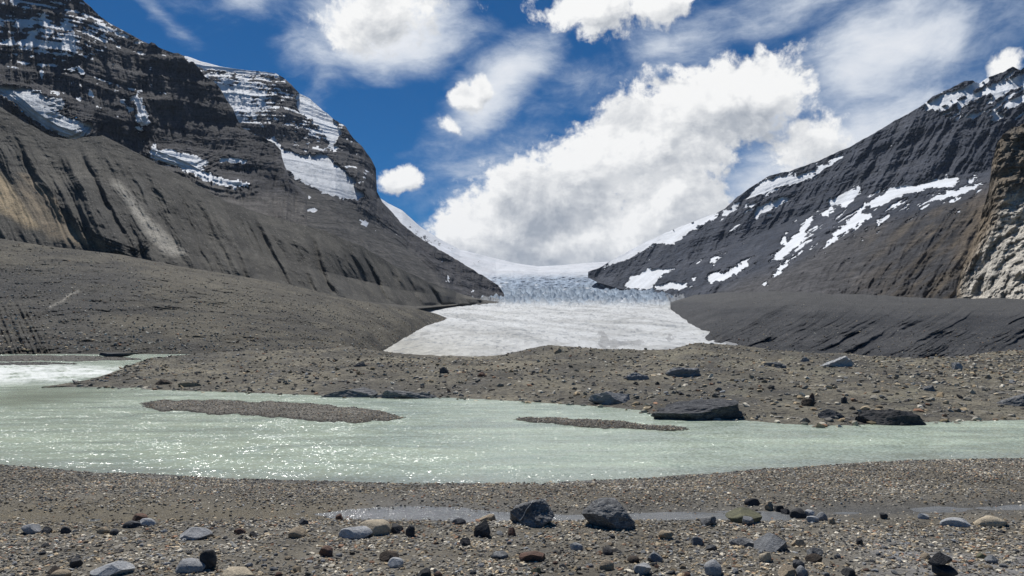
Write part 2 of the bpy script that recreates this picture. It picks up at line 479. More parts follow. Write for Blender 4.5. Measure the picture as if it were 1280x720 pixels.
# ---- left cliff mountain (nearer massif)
def left_cliff():
    sky_l = [(-420, -330, 1750), (-200, -160, 1700), (0, -60, 1640), (60, -25, 1620), (104, 0, 1600), (130, 24, 1600), (158, 42, 1590), (184, 56, 1580), (190, 54, 1570), (199, 60, 1565),
             (204, 64, 1560), (216, 68, 1560), (220, 66, 1560), (230, 71, 1555), (236, 79, 1550), (242, 78, 1550), (256, 95, 1545), (266, 100, 1540), (276, 112, 1535), (282, 122, 1530),
             (292, 138, 1500), (302, 160, 1470), (322, 170, 1440), (343, 178, 1420), (351, 188, 1410), (353, 200, 1405), (362, 222, 1390), (384, 244, 1385)]
    led = [(-420, 60, 1450), (0, 78, 1410), (80, 96, 1410), (150, 120, 1405), (200, 160, 1395), (260, 172, 1420), (330, 184, 1390), (351, 192, 1385), (362, 226, 1370), (384, 246, 1360)]
    base = [(-420, 90, 1350), (0, 130, 1310), (60, 172, 1300), (120, 178, 1305), (200, 206, 1315), (260, 214, 1320), (352, 210, 1345), (384, 250, 1340)]
    foot = [(-420, 220, 1000), (0, 240, 1000), (200, 270, 1050), (384, 300, 1150)]
    back = [(-420, -100, 2600), (0, 60, 2500), (200, 160, 2200), (300, 250, 1900), (384, 300, 1600)]
    PX, PY, D = loft(-420, 384, 900, [back, sky_l, led, base, foot], [25, 190, 110, 45])
    top = sm(.0, 1, np.clip(1 - np.abs(np.arange(len(PY)) - 25) / 60., 0, 1))[:, None]
    PY = PY + top * (3.2 * fbm(PX / 16, 0 * PX, 3.3, 4, .6, 2) + 1.5 * fbm(PX / 5, 0 * PX, 1.3, 2, .6, 4))
    P = at(PX, PY, D)
    ice = snow_masks(PX, PY, [[(-80, 78), (0, 106), (34, 109), (57, 121), (79, 124), (81, 134), (64, 138), (87, 148), (119, 155), (108, 171), (94, 176), (71, 168), (50, 155), (34, 144), (20, 131), (0, 116), (-80, 96)]], 3, 4)
    snow = snow_masks(PX, PY, [
        [(116, 22), (131, 31), (150, 40), (172, 51), (184, 55), (178, 57), (150, 45), (128, 37), (122, 33)],
        [(173, 113), (178, 128), (184, 143), (189, 153), (186, 158), (176, 159), (171, 151), (160, 138), (150, 126), (153, 123), (165, 138), (174, 148), (171, 132), (163, 123), (155, 121), (170, 120)],
        [(185, 166), (190, 176), (198, 188), (218, 189), (242, 194), (266, 203), (250, 210), (270, 222), (318, 230), (302, 236), (279, 233), (255, 226), (232, 213), (208, 204), (184, 196), (190, 186)],
        [(273, 198), (290, 196), (310, 200), (304, 203), (276, 204)], [(168, 150), (175, 160), (178, 168), (172, 164)],
        [(110, 113), (117, 115), (119, 123), (112, 121)], [(77, 87), (98, 83), (110, 91), (104, 95), (96, 87), (80, 90)],
        [(50, 90), (56, 86), (54, 98), (50, 101)], [(138, 76), (144, 84), (141, 85)], [(128, 40), (140, 50), (146, 58), (143, 58), (132, 46)]], 5, 4.5, 9)
    damp = 1 - .85 * (ice | snow)
    o = relief(P, D, PX + 6 * fbm(PX / 30, PY / 30, .1, 3), (70, 300), (30, 30, 420), (.27, 64, .13), (4, 9), 1, damp)
    o += ease(PX, PY, P, [[(-80, 78), (0, 106), (34, 109), (57, 121), (79, 124), (81, 134), (64, 138), (87, 148), (119, 155), (108, 171), (94, 176), (71, 168), (50, 155), (34, 144), (20, 131), (0, 116), (-80, 96)], [(185, 166), (190, 176), (198, 188), (218, 189), (242, 194), (266, 203), (250, 210), (270, 222), (318, 230), (302, 236), (279, 233), (255, 226), (232, 213), (208, 204), (184, 196), (190, 186)], [(173, 113), (178, 128), (184, 143), (189, 153), (186, 158), (176, 159), (171, 151), (174, 148), (171, 132)]], .34)
    ledge = relief.ledge; led2 = relief.ledge2
    zn = fbm(PX / 15, PY / 9, 8.1, 5, .7, 6)
    zone = sm(80, 30, PY) * .30 + .55 * np.exp(-((PX - 60) / 62) ** 2 - ((PY - 58) / 20) ** 2) + .25 * np.exp(-((PX - 60) / 70) ** 2 - ((PY - 28) / 6) ** 2) + .16 * np.exp(-((PX - 95) / 90) ** 2 - ((PY - 108) / 26) ** 2)
    dust = (zn * 1.2 + .36 * ledge + .22 * led2 + zone * 1.1) > .70
    rows_on = (np.arange(len(PY)) > 24)[:, None]
    snow |= dust & rows_on & (PX < 215)
    V = push(PX, PY, D, o)
    n = fbm(P[..., 0] / 160, P[..., 1] / 160, P[..., 2] / 60, 5, .6, 14)
    col = mix((.042, .043, .050), (.086, .083, .088), sm(-.4, .5, n))
    col = mix(col, (.13, .105, .09), .4 * sm(.1, .5, fbm(PX / 60, PY / 90, 0.4, 4, .6, 21)) * sm(260, 180, PX))
    talus = soft_poly(PX, PY, [(-430, 190), (0, 130), (60, 172), (200, 206), (300, 238), (384, 250), (384, 310), (-430, 310)], 8)
    col = mix(col, (.135, .125, .115), talus)
    ci = mix((.74, .78, .82), (.48, .54, .60), sm(-.2, .5, fbm(PX / 9, PY / 9, 2.2, 5, .65, 8)))
    split_mountain('cliff_mountain', V, face_mask(snow), face_mask(ice), (rock_mat('cliff rock', 5, (1, 1, .35), (.4, 1.6)), M_snow_near, M_ice_hang), col,
                   'tall dark cliff mountain rising at the left edge with snow dusted ledges', 'mountain', 'grey blue hanging glacier below the cliffs', 45, ci)
left_cliff()

# ---- farther peak on the left with the snow-capped block and the long ridge down to the icefall
def far_peak():
    skyl = [(120, 20, 2900), (180, 52, 2850), (216, 66, 2800), (236, 71, 2780), (252, 77, 2760), (275, 83, 2750), (310, 88, 2740), (335, 90, 2730), (345, 92, 2720), (354, 97, 2710), (364, 106, 2700), (374, 117, 2690),
            (388, 124, 2680), (404, 138, 2660), (420, 151, 2640), (432, 158, 2620), (441, 172, 2600), (452, 182, 2580), (464, 199, 2560), (470, 212, 2550), (471, 240, 2500), (478, 252, 2490),
            (494, 270, 2480), (510, 287, 2450), (539, 306, 2400), (572, 325, 2350), (604, 345, 2300), (622, 356, 2250), (634, 373, 2200), (650, 384, 2150)]
    mid = [(120, 150, 2450), (240, 160, 2430), (345, 178, 2390), (420, 200, 2360), (455, 222, 2350), (471, 250, 2370), (510, 300, 2350), (572, 340, 2230), (634, 378, 2150), (650, 388, 2120)]
    low = [(120, 240, 1800), (240, 250, 1800), (345, 262, 1850), (420, 272, 1950), (480, 300, 2050), (540, 338, 2080), (590, 368, 2060), (650, 392, 2050)]
    foot = [(120, 330, 1300), (345, 360, 1350), (480, 390, 1500), (590, 396, 1800), (650, 400, 1950)]
    back = [(120, 200, 4200), (345, 200, 4000), (480, 330, 3400), (560, 380, 3000), (650, 400, 2600)]
    PX, PY, D = loft(120, 650, 760, [back, skyl, mid, low, foot], [25, 180, 150, 110])
    top = np.clip(1 - np.abs(np.arange(len(PY)) - 25) / 50., 0, 1)[:, None]
    PY = PY + top * (2.6 * fbm(PX / 14, 0 * PX, 5.3, 4, .6, 2) * sm(345, 380, PX) + .8 * fbm(PX / 30, 0 * PX, 1.3, 2, .6, 4))
    P = at(PX, PY, D)
    ice = snow_masks(PX, PY, [[(336, 170), (353, 184), (377, 195), (400, 190), (420, 203), (449, 226), (439, 233), (461, 244), (447, 250), (426, 248), (396, 238), (369, 222), (350, 207), (345, 190)]], 13, 5)
    snow = snow_masks(PX, PY, [
        [(371, 114), (390, 123), (413, 142), (421, 156), (429, 168), (417, 178), (424, 190), (417, 190), (403, 163), (388, 150), (372, 138)],
        [(228, 66), (252, 74), (300, 86), (345, 91), (362, 104), (374, 117), (378, 124), (368, 112), (345, 97), (300, 92), (262, 88), (236, 80)],
        [(286, 176), (345, 172), (352, 186), (330, 184)],
        [(320, 240), (345, 245), (375, 250), (372, 254), (345, 257), (330, 250)], [(343, 229), (356, 230), (364, 239), (352, 236)], [(375, 262), (388, 260), (399, 262), (392, 266), (379, 265)],
        [(296, 260), (304, 262), (310, 267), (300, 268)], [(346, 262), (358, 261), (362, 264), (350, 265)], [(384, 246), (390, 247), (388, 250)], [(448, 270), (456, 276), (462, 283), (454, 282)],
        [(466, 284), (475, 289), (476, 291), (468, 287)], [(450, 295), (458, 302), (466, 309), (460, 306)], [(500, 314), (510, 324), (507, 322)], [(560, 338), (563, 356), (559, 350)], [(540, 326), (549, 334), (545, 333)],
        [(272, 236), (284, 239), (280, 243), (272, 240)], [(482, 262), (492, 270), (487, 269)]], 15, 3.5, 9)
    damp = 1 - .85 * (ice | snow)
    tal = soft_poly(PX, PY, [(120, 225), (300, 233), (352, 215), (400, 242), (440, 256), (456, 268), (500, 300), (545, 338), (560, 362), (600, 392), (640, 420), (120, 420)], 6)
    o = relief(P, D, PX + 6 * fbm(PX / 30, PY / 30, .1, 3), (80, 360), (40, 26, 500), (.34, 80, .1), (7, 14), 31, damp * (1 - .55 * tal))
    ledge = relief.ledge; led2 = relief.ledge2
    zn = fbm(PX / 11, PY / 8, 4.1, 5, .72, 36)
    zone = .92 * np.exp(-((PX - 292) / 62) ** 2 - ((PY - 122) / 40) ** 2) + .55 * np.exp(-((PX - 400) / 26) ** 2 - ((PY - 166) / 26) ** 2) + .2 * np.exp(-((PX - 450) / 22) ** 2 - ((PY - 216) / 26) ** 2)
    dust = (zn * 1.25 + .26 * ledge + .20 * led2 + zone * 1.1) > .66
    snow |= dust & (np.arange(len(PY)) > 25)[:, None] & (tal < .3)
    V = push(PX, PY, D, o * (1 - .6 * tal))
    n = fbm(P[..., 0] / 200, P[..., 1] / 200, P[..., 2] / 70, 5, .6, 44)
    col = mix((.042, .043, .052), (.088, .084, .086), sm(-.4, .5, n))
    col = mix(col, mix((.075, .072, .068), (.115, .108, .098), sm(-.3, .4, fbm((PX - .7 * PY) / 12, PY / 60, .4, 4, .6, 45))), tal)
    ci = mix((.66, .70, .75), (.42, .48, .54), sm(-.1, .5, fbm(PX / 8, PY / 12, 2.2, 5, .65, 8)))
    split_mountain('snow_capped_mountain', V, face_mask(snow), face_mask(ice), (rock_mat('peak rock', 10), M_snow_far, M_ice_hang), col,
                   'snow capped rock peak behind the left cliffs with a long ridge dropping to the icefall', 'mountain', 'crevassed hanging glacier under the peak', 40, ci)
far_peak()

# ---- right mountain
def right_mountain():
    skyl = [(735, 340, 3300), (747, 336, 3250), (763, 327, 3200), (781, 316, 3150), (810, 301, 3080), (850, 284, 2980), (880, 272, 2900), (905, 262, 2820), (921, 247, 2780), (940, 233, 2740), (962, 219, 2700), (990, 213, 2640), (1020, 202, 2580), (1060, 185, 2500),
            (1090, 168, 2450), (1120, 150, 2400), (1150, 134, 2360), (1165, 121, 2340), (1190, 110, 2320), (1206, 101, 2300), (1216, 100, 2290), (1224, 104, 2290), (1238, 95, 2270), (1254, 90, 2260), (1266, 84, 2250), (1276, 88, 2240), (1290, 78, 2230), (1400, 30, 2150), (1700, -60, 2000)]
    mid = [(735, 343, 3280), (747, 345, 3200), (775, 346, 3000), (800, 343, 2850), (860, 325, 2500), (930, 300, 2480), (1000, 270, 2380), (1080, 245, 2120), (1190, 222, 1940), (1290, 205, 1830), (1700, 120, 1650)]
    low = [(735, 346, 3250), (747, 351, 3150), (775, 358, 2900), (800, 362, 2650), (860, 360, 2150), (930, 345, 1800), (1000, 320, 1550), (1100, 290, 1350), (1200, 265, 1250), (1290, 250, 1180), (1700, 200, 1000)]
    foot = [(735, 347, 3240), (747, 353, 3120), (775, 361, 2860), (800, 366, 2600), (830, 374, 2350), (860, 384, 1900), (930, 395, 1300), (1000, 395, 1000), (1100, 392, 860), (1290, 390, 780), (1700, 380, 650)]
    back = [(735, 345, 3400), (760, 360, 4000), (900, 380, 4200), (1060, 330, 3900), (1280, 260, 3600), (1700, 200, 3300)]
    PX, PY, D = loft(735, 1700, 1050, [back, skyl, mid, low, foot], [20, 160, 110, 110])
    top = np.clip(1 - np.abs(np.arange(len(PY)) - 20) / 40., 0, 1)[:, None]
    PY = PY + top * (2.0 * fbm(PX / 15, 0 * PX, 6.3, 4, .6, 2))
    P = at(PX, PY, D)
    polys = [
        [(1152, 138), (1160, 126), (1173, 119), (1188, 114), (1206, 108), (1218, 103), (1240, 96), (1236, 102), (1213, 117), (1189, 127), (1173, 139), (1166, 136), (1158, 140)],
        [(1186, 138), (1206, 122), (1225, 112), (1241, 106), (1262, 98), (1284, 89), (1330, 74), (1320, 94), (1284, 104), (1267, 110), (1247, 122), (1237, 122), (1244, 113), (1224, 122), (1204, 133)],
        [(1248, 136), (1263, 125), (1282, 119), (1320, 112), (1300, 124), (1280, 127), (1260, 137)], [(1205, 145), (1216, 140), (1222, 143), (1212, 148)], [(1232, 150), (1248, 143), (1260, 144), (1245, 150)],
        [(1230, 169), (1238, 165), (1236, 170)], [(1182, 146), (1190, 142), (1186, 149)], [(1234, 188), (1242, 187), (1240, 191)],
        [(932, 248), (947, 231), (964, 222), (991, 220), (1011, 215), (1038, 201), (1062, 185), (1052, 198), (1031, 211), (1011, 225), (984, 231), (954, 243)],
        [(905, 266), (920, 252), (934, 247), (912, 268), (904, 272)],
        [(941, 260), (964, 253), (989, 243), (984, 252), (964, 262), (951, 268), (946, 276), (944, 268)], [(956, 268), (966, 264), (962, 272)],
        [(1035, 295), (1052, 283), (1068, 268), (1082, 253), (1099, 246), (1119, 233), (1142, 232), (1162, 226), (1189, 220), (1204, 225), (1186, 235), (1162, 235), (1146, 240), (1129, 243), (1115, 251), (1099, 258), (1082, 258), (1075, 268), (1092, 269), (1065, 285), (1052, 292)],
        [(1159, 251), (1183, 239), (1220, 231), (1245, 220), (1220, 236), (1186, 246), (1166, 252)], [(1184, 251), (1200, 246), (1204, 248), (1188, 254)], [(1206, 226), (1222, 219), (1214, 230)],
        [(1089, 278), (1109, 268), (1114, 264), (1109, 275), (1095, 280)], [(1090, 290), (1104, 286), (1098, 291)], [(1176, 273), (1196, 262), (1214, 254), (1199, 265)],
        [(1026, 255), (1052, 243), (1078, 231), (1072, 245), (1052, 266), (1056, 255), (1038, 256)], [(1024, 270), (1040, 260), (1046, 257), (1034, 270)],
        [(963, 326), (981, 307), (998, 290), (1008, 274), (1018, 266), (1011, 284), (999, 299), (1016, 294), (994, 309), (974, 324)],
        [(957, 349), (974, 334), (994, 316), (984, 332), (971, 345)], [(880, 351), (894, 337), (900, 341), (934, 323), (937, 332), (917, 344), (897, 353)],
        [(885, 324), (910, 312), (896, 324), (894, 334)], [(862, 351), (872, 344), (868, 352)], [(973, 302), (988, 284), (981, 305)], [(1010, 248), (1022, 256), (1016, 254)],
        [(776, 357), (803, 338), (839, 335), (850, 338), (828, 342), (812, 359), (840, 352), (868, 356), (850, 362), (792, 362)],
        [(748, 337), (763, 326), (781, 314), (810, 299), (850, 282), (905, 261), (890, 274), (862, 290), (842, 306), (824, 303), (803, 314), (781, 325), (765, 332)],
        [(1000, 296), (1014, 288), (1008, 298)], [(950, 356), (962, 351), (958, 358)], [(1128, 262), (1140, 256), (1134, 264)]]
    snow = snow_masks(PX, PY, polys, 23, 4.2, 9)
    al, ac = .84 * PX - .54 * PY, .54 * PX + .84 * PY
    zn = fbm(al / 30, ac / 5.5, 4.1, 5, .66, 66)
    zone = np.zeros(PX.shape)
    for q, w_ in (([(1140, 140), (1210, 98), (1300, 70), (1420, 20), (1500, 80), (1300, 150), (1200, 160)], .34), ([(890, 275), (960, 218), (1060, 185), (1050, 205), (960, 258), (900, 300)], .26),
                  ([(940, 340), (1010, 255), (1130, 225), (1230, 215), (1230, 250), (1100, 290), (1000, 330), (960, 356)], .26), ([(780, 366), (880, 320), (950, 315), (960, 350), (880, 366)], .26)):
        zone = np.maximum(zone, w_ * soft_poly(PX, PY, q, 12))
    snow |= (zn + zone > .40) & (PY < 330) & (np.arange(len(PY)) > 20)[:, None]
    damp = 1 - .85 * snow
    tal = soft_poly(PX, PY, [(930, 350), (985, 335), (1040, 300), (1100, 282), (1200, 252), (1290, 232), (1700, 150), (1700, 420), (880, 420), (890, 372)], 10)
    o = relief(P, D, PX + .55 * PY + 6 * fbm(PX / 30, PY / 30, .1, 3), (60, 330), (42, 28, 420), (.26, 70, -.22), (8, 14), 71, damp * (1 - .2 * tal))
    led = relief.ledge
    tg = fbm((PX + 1.1 * PY) / 20, (PY - .6 * PX) / 120, .2, 5, .55, 171, True)
    V = push(PX, PY, D, o * (1 - .25 * tal) - tal * 16 * tg)
    n = fbm(P[..., 0] / 200, P[..., 1] / 200, P[..., 2] / 90, 5, .6, 84)
    col = mix((.036, .044, .062), (.076, .083, .102), sm(-.4, .5, n + .5 * fbm((PX + .55 * PY) / 9, PY / 40, .7, 4, .65, 85)))
    brown = mix((.050, .050, .053), (.110, .090, .066), sm(-.2, .35, fbm((PX + 1.2 * PY) / 16, (PY - .6 * PX) / 60, 3.2, 6, .65, 88)))
    gx = sm(1000, 1180, PX)
    brown = mix((.085, .083, .085), brown, gx)
    col = mix(col, brown, tal)
    warm = soft_poly(PX, PY, [(1190, 330), (1205, 290), (1225, 240), (1300, 220), (1300, 330)], 16)
    col = mix(col, (.20, .150, .095), .5 * warm)
    split_mountain('dark_mountain', V, face_mask(snow), None, (rock_mat('right rock', 6, (1, 1, .5), (.38, 1.65)), M_snow_far), col,
                   'dark bluish mountain on the right streaked with snow gullies above a brown scree foot', 'mountain', None, 40)
right_mountain()

# ---- snowfield on the skyline and the icefall
def icefield():
    skyl = [(440, 225, 6200), (485, 254, 6000), (503, 263, 5900), (525, 283, 5800), (550, 299, 5700), (575, 312, 5600), (615, 322, 5500), (644, 329, 5400), (673, 333, 5300), (702, 331.5, 5250), (734, 328.5, 5200), (765, 327, 5200), (860, 322, 5200), (900, 330, 5200)]
    mid = [(440, 300, 4600), (520, 318, 4400), (575, 336, 4200), (620, 350, 4000), (640, 347, 3900), (680, 350, 3850), (720, 352, 3850), (770, 348, 3900), (900, 346, 4000)]
    low = [(440, 400, 3000), (600, 385, 2700), (640, 372, 2600), (700, 372, 2600), (900, 376, 2600)]
    foot = [(440, 430, 2200), (640, 400, 2000), (900, 400, 2000)]
    back = [(440, 300, 9000), (600, 370, 8500), (700, 380, 8000), (900, 380, 8000)]
    PX, PY, D = loft(440, 900, 620, [back, skyl, mid, low, foot], [12, 60, 60, 25])
    P = at(PX, PY, D)
    fallz = sm(337, 352, PY + 3 * fbm(PX / 20, PY / 10, 1, 3)) * sm(585, 640, PX + (360 - PY) * .3)
    cre = fbm(PX / 7, PY / 2.2, 1.7, 5, .62, 91)
    o = 20 * fbm(P[..., 0] / 300, P[..., 1] / 300, P[..., 2] / 120, 4, .5, 92) + fallz * 150 * cre
    V = push(PX, PY, D, o)
    col = mix((.80, .82, .85), (.66, .70, .74), sm(0, .5, fbm(PX / 14, PY / 6, 7, 4, .6, 3)))
    ice = mix((.36, .47, .60), (.08, .14, .225), sm(-.3, .3, cre))
    ice = mix(ice, (.66, .70, .74), sm(.15, .45, fbm(PX / 16, PY / 6, 3, 4, .6, 5)))
    col = mix(col, ice, fallz * .92)
    rk = snow_masks(PX, PY, [[(590, 324), (600, 330), (594, 329)],
                             [(528, 292), (540, 304), (534, 303), (525, 294)], [(545, 300), (556, 309), (550, 309)], [(558, 306), (567, 316), (561, 313)], [(508, 276), (518, 288), (512, 286)], [(518, 287), (526, 297), (519, 293)]], 9, 7, 5)
    col = mix(col, (.025, .028, .036), rk * 1.0)
    Q = grid_quads(*PX.shape)
    fm = face_mask(fallz > .45).ravel()
    a = sub_obj('icefield', V, Q, ~fm, ice_mat('icefield snow', 30, crack=.15), None, col)
    tag(a, 'smooth white snowfield on the skyline saddle between the two mountains', 'snowfield', kind='structure')
    b = sub_obj('icefall', V, Q, fm, ice_mat('icefall ice', 14, crack=.7), None, col)
    tag(b, 'broken blue grey icefall spilling from the snowfield onto the glacier tongue', 'icefall', kind='structure')
icefield()

# ---- glacier tongue
def glacier():
    top = [(520, 384, 1500), (560, 381, 1650), (620, 377.5, 1850), (700, 375.5, 1950), (780, 376, 1950), (850, 379, 1850), (930, 384, 1500)]
    up = [(520, 372, 2100), (620, 362, 2500), (700, 360, 2600), (850, 364, 2450), (930, 370, 2200)]
    bot = [(380, 460, 200), (480, 456, 205), (700, 457, 200), (940, 456, 205)]
    mid = [(400, 414, 470), (520, 404, 560), (700, 402, 590), (900, 405, 540), (940, 410, 500)]
    fill = [(380, 384, 1500)]
    PX, PY, D = loft(380, 940, 640, [up, fill + top, mid, bot], [26, 40, 70])
    P = at(PX, PY, D)
    x, y = P[..., 0], P[..., 1]
    fr = sm(385, 372, PY + 2 * fbm(PX / 22, PY / 5, 2, 3))
    cre = fbm(PX / 8, PY / 2.0, 5.7, 5, .62, 191)
    hgt = 3.0 * fbm(x / 70, y / 240, .3, 4, .5, 93) + .8 * fbm(x / 9, y / 50, .7, 4, .6, 94) + fr * 26 * cre
    V = P.copy(); V[..., 2] += hgt
    band = fbm((x + .25 * y) / 26, y / 190, 1.1, 5, .6, 95)
    col = mix((.68, .69, .68), (.48, .485, .47), sm(-.15, .4, band))
    col = mix(col, (.55, .55, .50), .8 * sm(.18, .55, fbm(PX / 40, PY / 7, 2.1, 5, .65, 96)))
    near = sm(395, 446, PY) * sm(720, 480, PX)
    col = mix(col, (.50, .475, .39), .75 * near)
    gr = fbm(x / 5, y / 26, 3.1, 5, .65, 97)
    col = mix(col, (.27, .27, .265), .8 * sm(.12, .5, gr))
    col = mix(col, (.36, .355, .33), .7 * sm(.1, .45, fbm((x - .6 * y) / 14, (y + .6 * x) / 110, 6.1, 6, .66, 196)))
    ck = fbm((x - .5 * y) / 30, (y + .3 * x) / 60, 4.4, 5, .6, 98); ck2 = fbm((x + .8 * y) / 60, y / 50, 4.4, 5, .6, 99)
    col = mix(col, (.20, .225, .25), .7 * np.maximum(sm(.06, .01, np.abs(ck)) * sm(-.1, .3, band), sm(.02, 0, np.abs(ck2))))
    hgt = hgt - 1.2 * sm(.05, 0, np.abs(ck))
    dl = fbm((PX + 1.5 * PY) / 60, (PY + .10 * PX) / 2.6, 5.5, 5, .62, 197)
    col = mix(col, (.30, .295, .27), (.35 + .35 * near) * sm(.05, .45, dl))
    ice = mix((.35, .44, .535), (.10, .15, .215), sm(-.3, .3, cre))
    ice = mix(ice, (.62, .66, .70), sm(.2, .45, fbm(PX / 18, PY / 4, 3, 4, .6, 5)))
    col = mix(col, ice, fr)
    dirt = snow_masks(PX, PY, [[(744, 427), (756, 422), (775, 428), (800, 425), (815, 427), (770, 434), (752, 434)], [(832, 421), (842, 421), (842, 425), (833, 425)], [(742, 410), (756, 414), (764, 432), (755, 430), (748, 416)]], 29, 6, 12)
    col = mix(col, (.25, .25, .25), .55 * dirt)
    edge = snow_masks(PX, PY, [[(826, 372), (860, 372), (940, 380), (940, 460), (905, 428), (888, 412), (862, 392), (846, 382)]], 33, 5, 12)
    col = mix(col, (.16, .16, .16), .75 * edge)
    edl = snow_masks(PX, PY, [[(500, 374), (600, 372), (640, 376), (575, 381), (510, 384)]], 35, 3, 12)
    col = mix(col, (.14, .14, .14), .8 * edl)
    o = mesh_obj('glacier', V, grid_quads(*PX.shape), ice_mat('glacier ice', 3.2, (1, .28, 1), (0, 0, math.radians(14)), .55), None, col)
    tag(o, 'broad dirty white glacier tongue filling the valley floor between the moraines', 'glacier', kind='structure')
glacier()

# ---- left lateral moraine
def left_moraine():
    cr = [(-420, 20, 700), (-100, 95, 700), (0, 134, 700), (22, 148, 702), (45, 160, 705), (62, 170, 708), (85, 174, 714), (110, 171, 720), (128, 169, 724), (150, 180, 730), (200, 206, 742), (230, 222, 752), (262, 240, 768), (285, 252, 780), (330, 268, 805), (400, 287, 845), (450, 306, 900),
          (500, 336, 1020), (535, 352, 1180), (570, 365, 1500), (605, 375.5, 1750), (625, 377, 1760)]
    md = [(-420, 150, 620), (0, 225, 615), (100, 248, 620), (200, 275, 640), (300, 306, 680), (400, 338, 740), (500, 362, 930), (570, 372, 1420), (625, 377.2, 1730)]
    lo = [(-420, 290, 540), (0, 312, 535), (150, 330, 540), (300, 352, 580), (450, 376, 700), (520, 383, 920), (560, 380, 1300), (600, 378.6, 1560), (625, 377.5, 1700)]
    ft = [(-420, 400, 330), (0, 400, 330), (300, 400, 360), (430, 398, 470), (500, 388, 700), (540, 384, 1000), (575, 381, 1400), (625, 379, 1680)]
    bk = [(-420, 200, 1050), (0, 240, 1000), (200, 270, 1010), (400, 330, 1150), (500, 376, 1450), (570, 378, 1800), (625, 380, 1850)]
    PX, PY, D = loft(-420, 625, 1050, [bk, cr, md, lo, ft], [15, 130, 90, 50])
    top = np.clip(1 - np.abs(np.arange(len(PY)) - 15) / 40., 0, 1)[:, None]
    PY = PY + top * (2.2 * fbm(PX / 20, 0 * PX, 7.3, 4, .6, 2))
    P = at(PX, PY, D); x, y, z = P[..., 0], P[..., 1], P[..., 2]
    # gullies run down the fall line, leaning down-valley
    cy_ = np.interp(PX, *np.array(cr)[:, :2].T); ly_ = np.interp(PX, *np.array(lo)[:, :2].T)
    t = (PY - cy_) / np.maximum(6, ly_ - cy_)
    cu = PX - .50 * (PY - 240)
    cu = cu + 7 * fbm(PX / 45, PY / 45, .7, 3, .5, 57)
    bl_ = lambda a: np.sqrt(a * a + .002)
    g = bl_(fbm(cu / 30, PY / 300, .2, 2, .4, 51)) * 2 + .5 * bl_(fbm(cu / 13, PY / 160, .9, 2, .4, 58)) - .4; g2 = fbm(cu / 11, PY / 90, .2, 4, .6, 52, True)
    gz = sm(.05, .35, t) * sm(1.05, .85, t)
    am = D / 650
    o = 14 * fbm(x / 140, y / 140, z / 140, 4, .5, 53) - gz * am * (.55 + .45 * sm(200, 330, PX)) * (38 * g + 2.5 * g2) * (1 - .75 * soft_poly(PX, PY, [(130, 222), (154, 226), (184, 258), (214, 290), (244, 322), (200, 322), (160, 268)], 10)) + 2.4 * fbm(x / 9, y / 9, z / 9, 4, .65, 54) + gz * 5 * fbm(cu / 6, PY / 40, .3, 4, .62, 60)
    o *= 1 - .55 * soft_poly(PX, PY, [(-60, 190), (10, 205), (60, 255), (110, 300), (60, 305), (-60, 290)], 14)
    scar = soft_poly(PX, PY, [(100, 222), (150, 228), (190, 262), (190, 300), (170, 318), (120, 300), (70, 262), (66, 232)], 8)
    o -= scar * 10
    V = push(PX, PY, D, o)
    n = fbm(x / 60, y / 60, z / 40, 5, .6, 55)
    st_ = fbm((PX - .6 * (PY - 240)) / 9, PY / 120, .6, 5, .62, 56)
    col = mix((.060, .057, .050), (.105, .098, .082), sm(-.4, .4, n + st_))
    col = mix(col, (.056, .055, .052), .5 * sm(.25, .8, scar) + .3 * sm(.2, .7, t) * sm(0, .4, st_))
    col = mix(col, (.125, .122, .112), .45 * sm(.05, .5, fbm((PX - .5 * (PY - 240)) / 26, PY / 90, 2.6, 5, .6, 59)))
    wx = 5 * fbm(PX / 14, PY / 30, 1, 4); wy = 4 * fbm(PX / 20, PY / 20, 9, 3)
    pal = soft_poly(PX + wx, PY + wy, [(134, 226), (150, 229), (176, 258), (206, 292), (236, 318), (206, 320), (188, 300), (168, 268), (148, 240)], 5)
    col = mix(col, (.42, .39, .33), .92 * pal)
    tanz = soft_poly(PX + wx, PY + wy, [(-60, 190), (0, 214), (16, 236), (34, 262), (52, 288), (30, 282), (0, 264), (-60, 240)], 4)
    col = mix(col, (.50, .38, .23), .85 * tanz)
    tan2 = soft_poly(PX + wx, PY + wy, [(14, 222), (40, 240), (62, 262), (98, 290), (140, 312), (100, 306), (60, 296), (40, 268)], 6)
    col = mix(col, (.32, .25, .165), .75 * tan2)
    tan3 = soft_poly(PX + wx, PY + wy, [(20, 216), (38, 220), (30, 214), (70, 250), (84, 274), (76, 272), (52, 246)], 3)
    col = mix(col, (.34, .26, .17), .7 * tan3)
    o = mesh_obj('lateral_moraine', V, grid_quads(*PX.shape), earth_mat('moraine earth', 1.3, .45, 1.6, 10, 1.2, 1.9), None, col)
    tag(o, 'steep brown grey moraine wall on the left cut by gullies and a pale slide streak', 'moraine', kind='structure')
    return V, PX, PY
left_moraine()

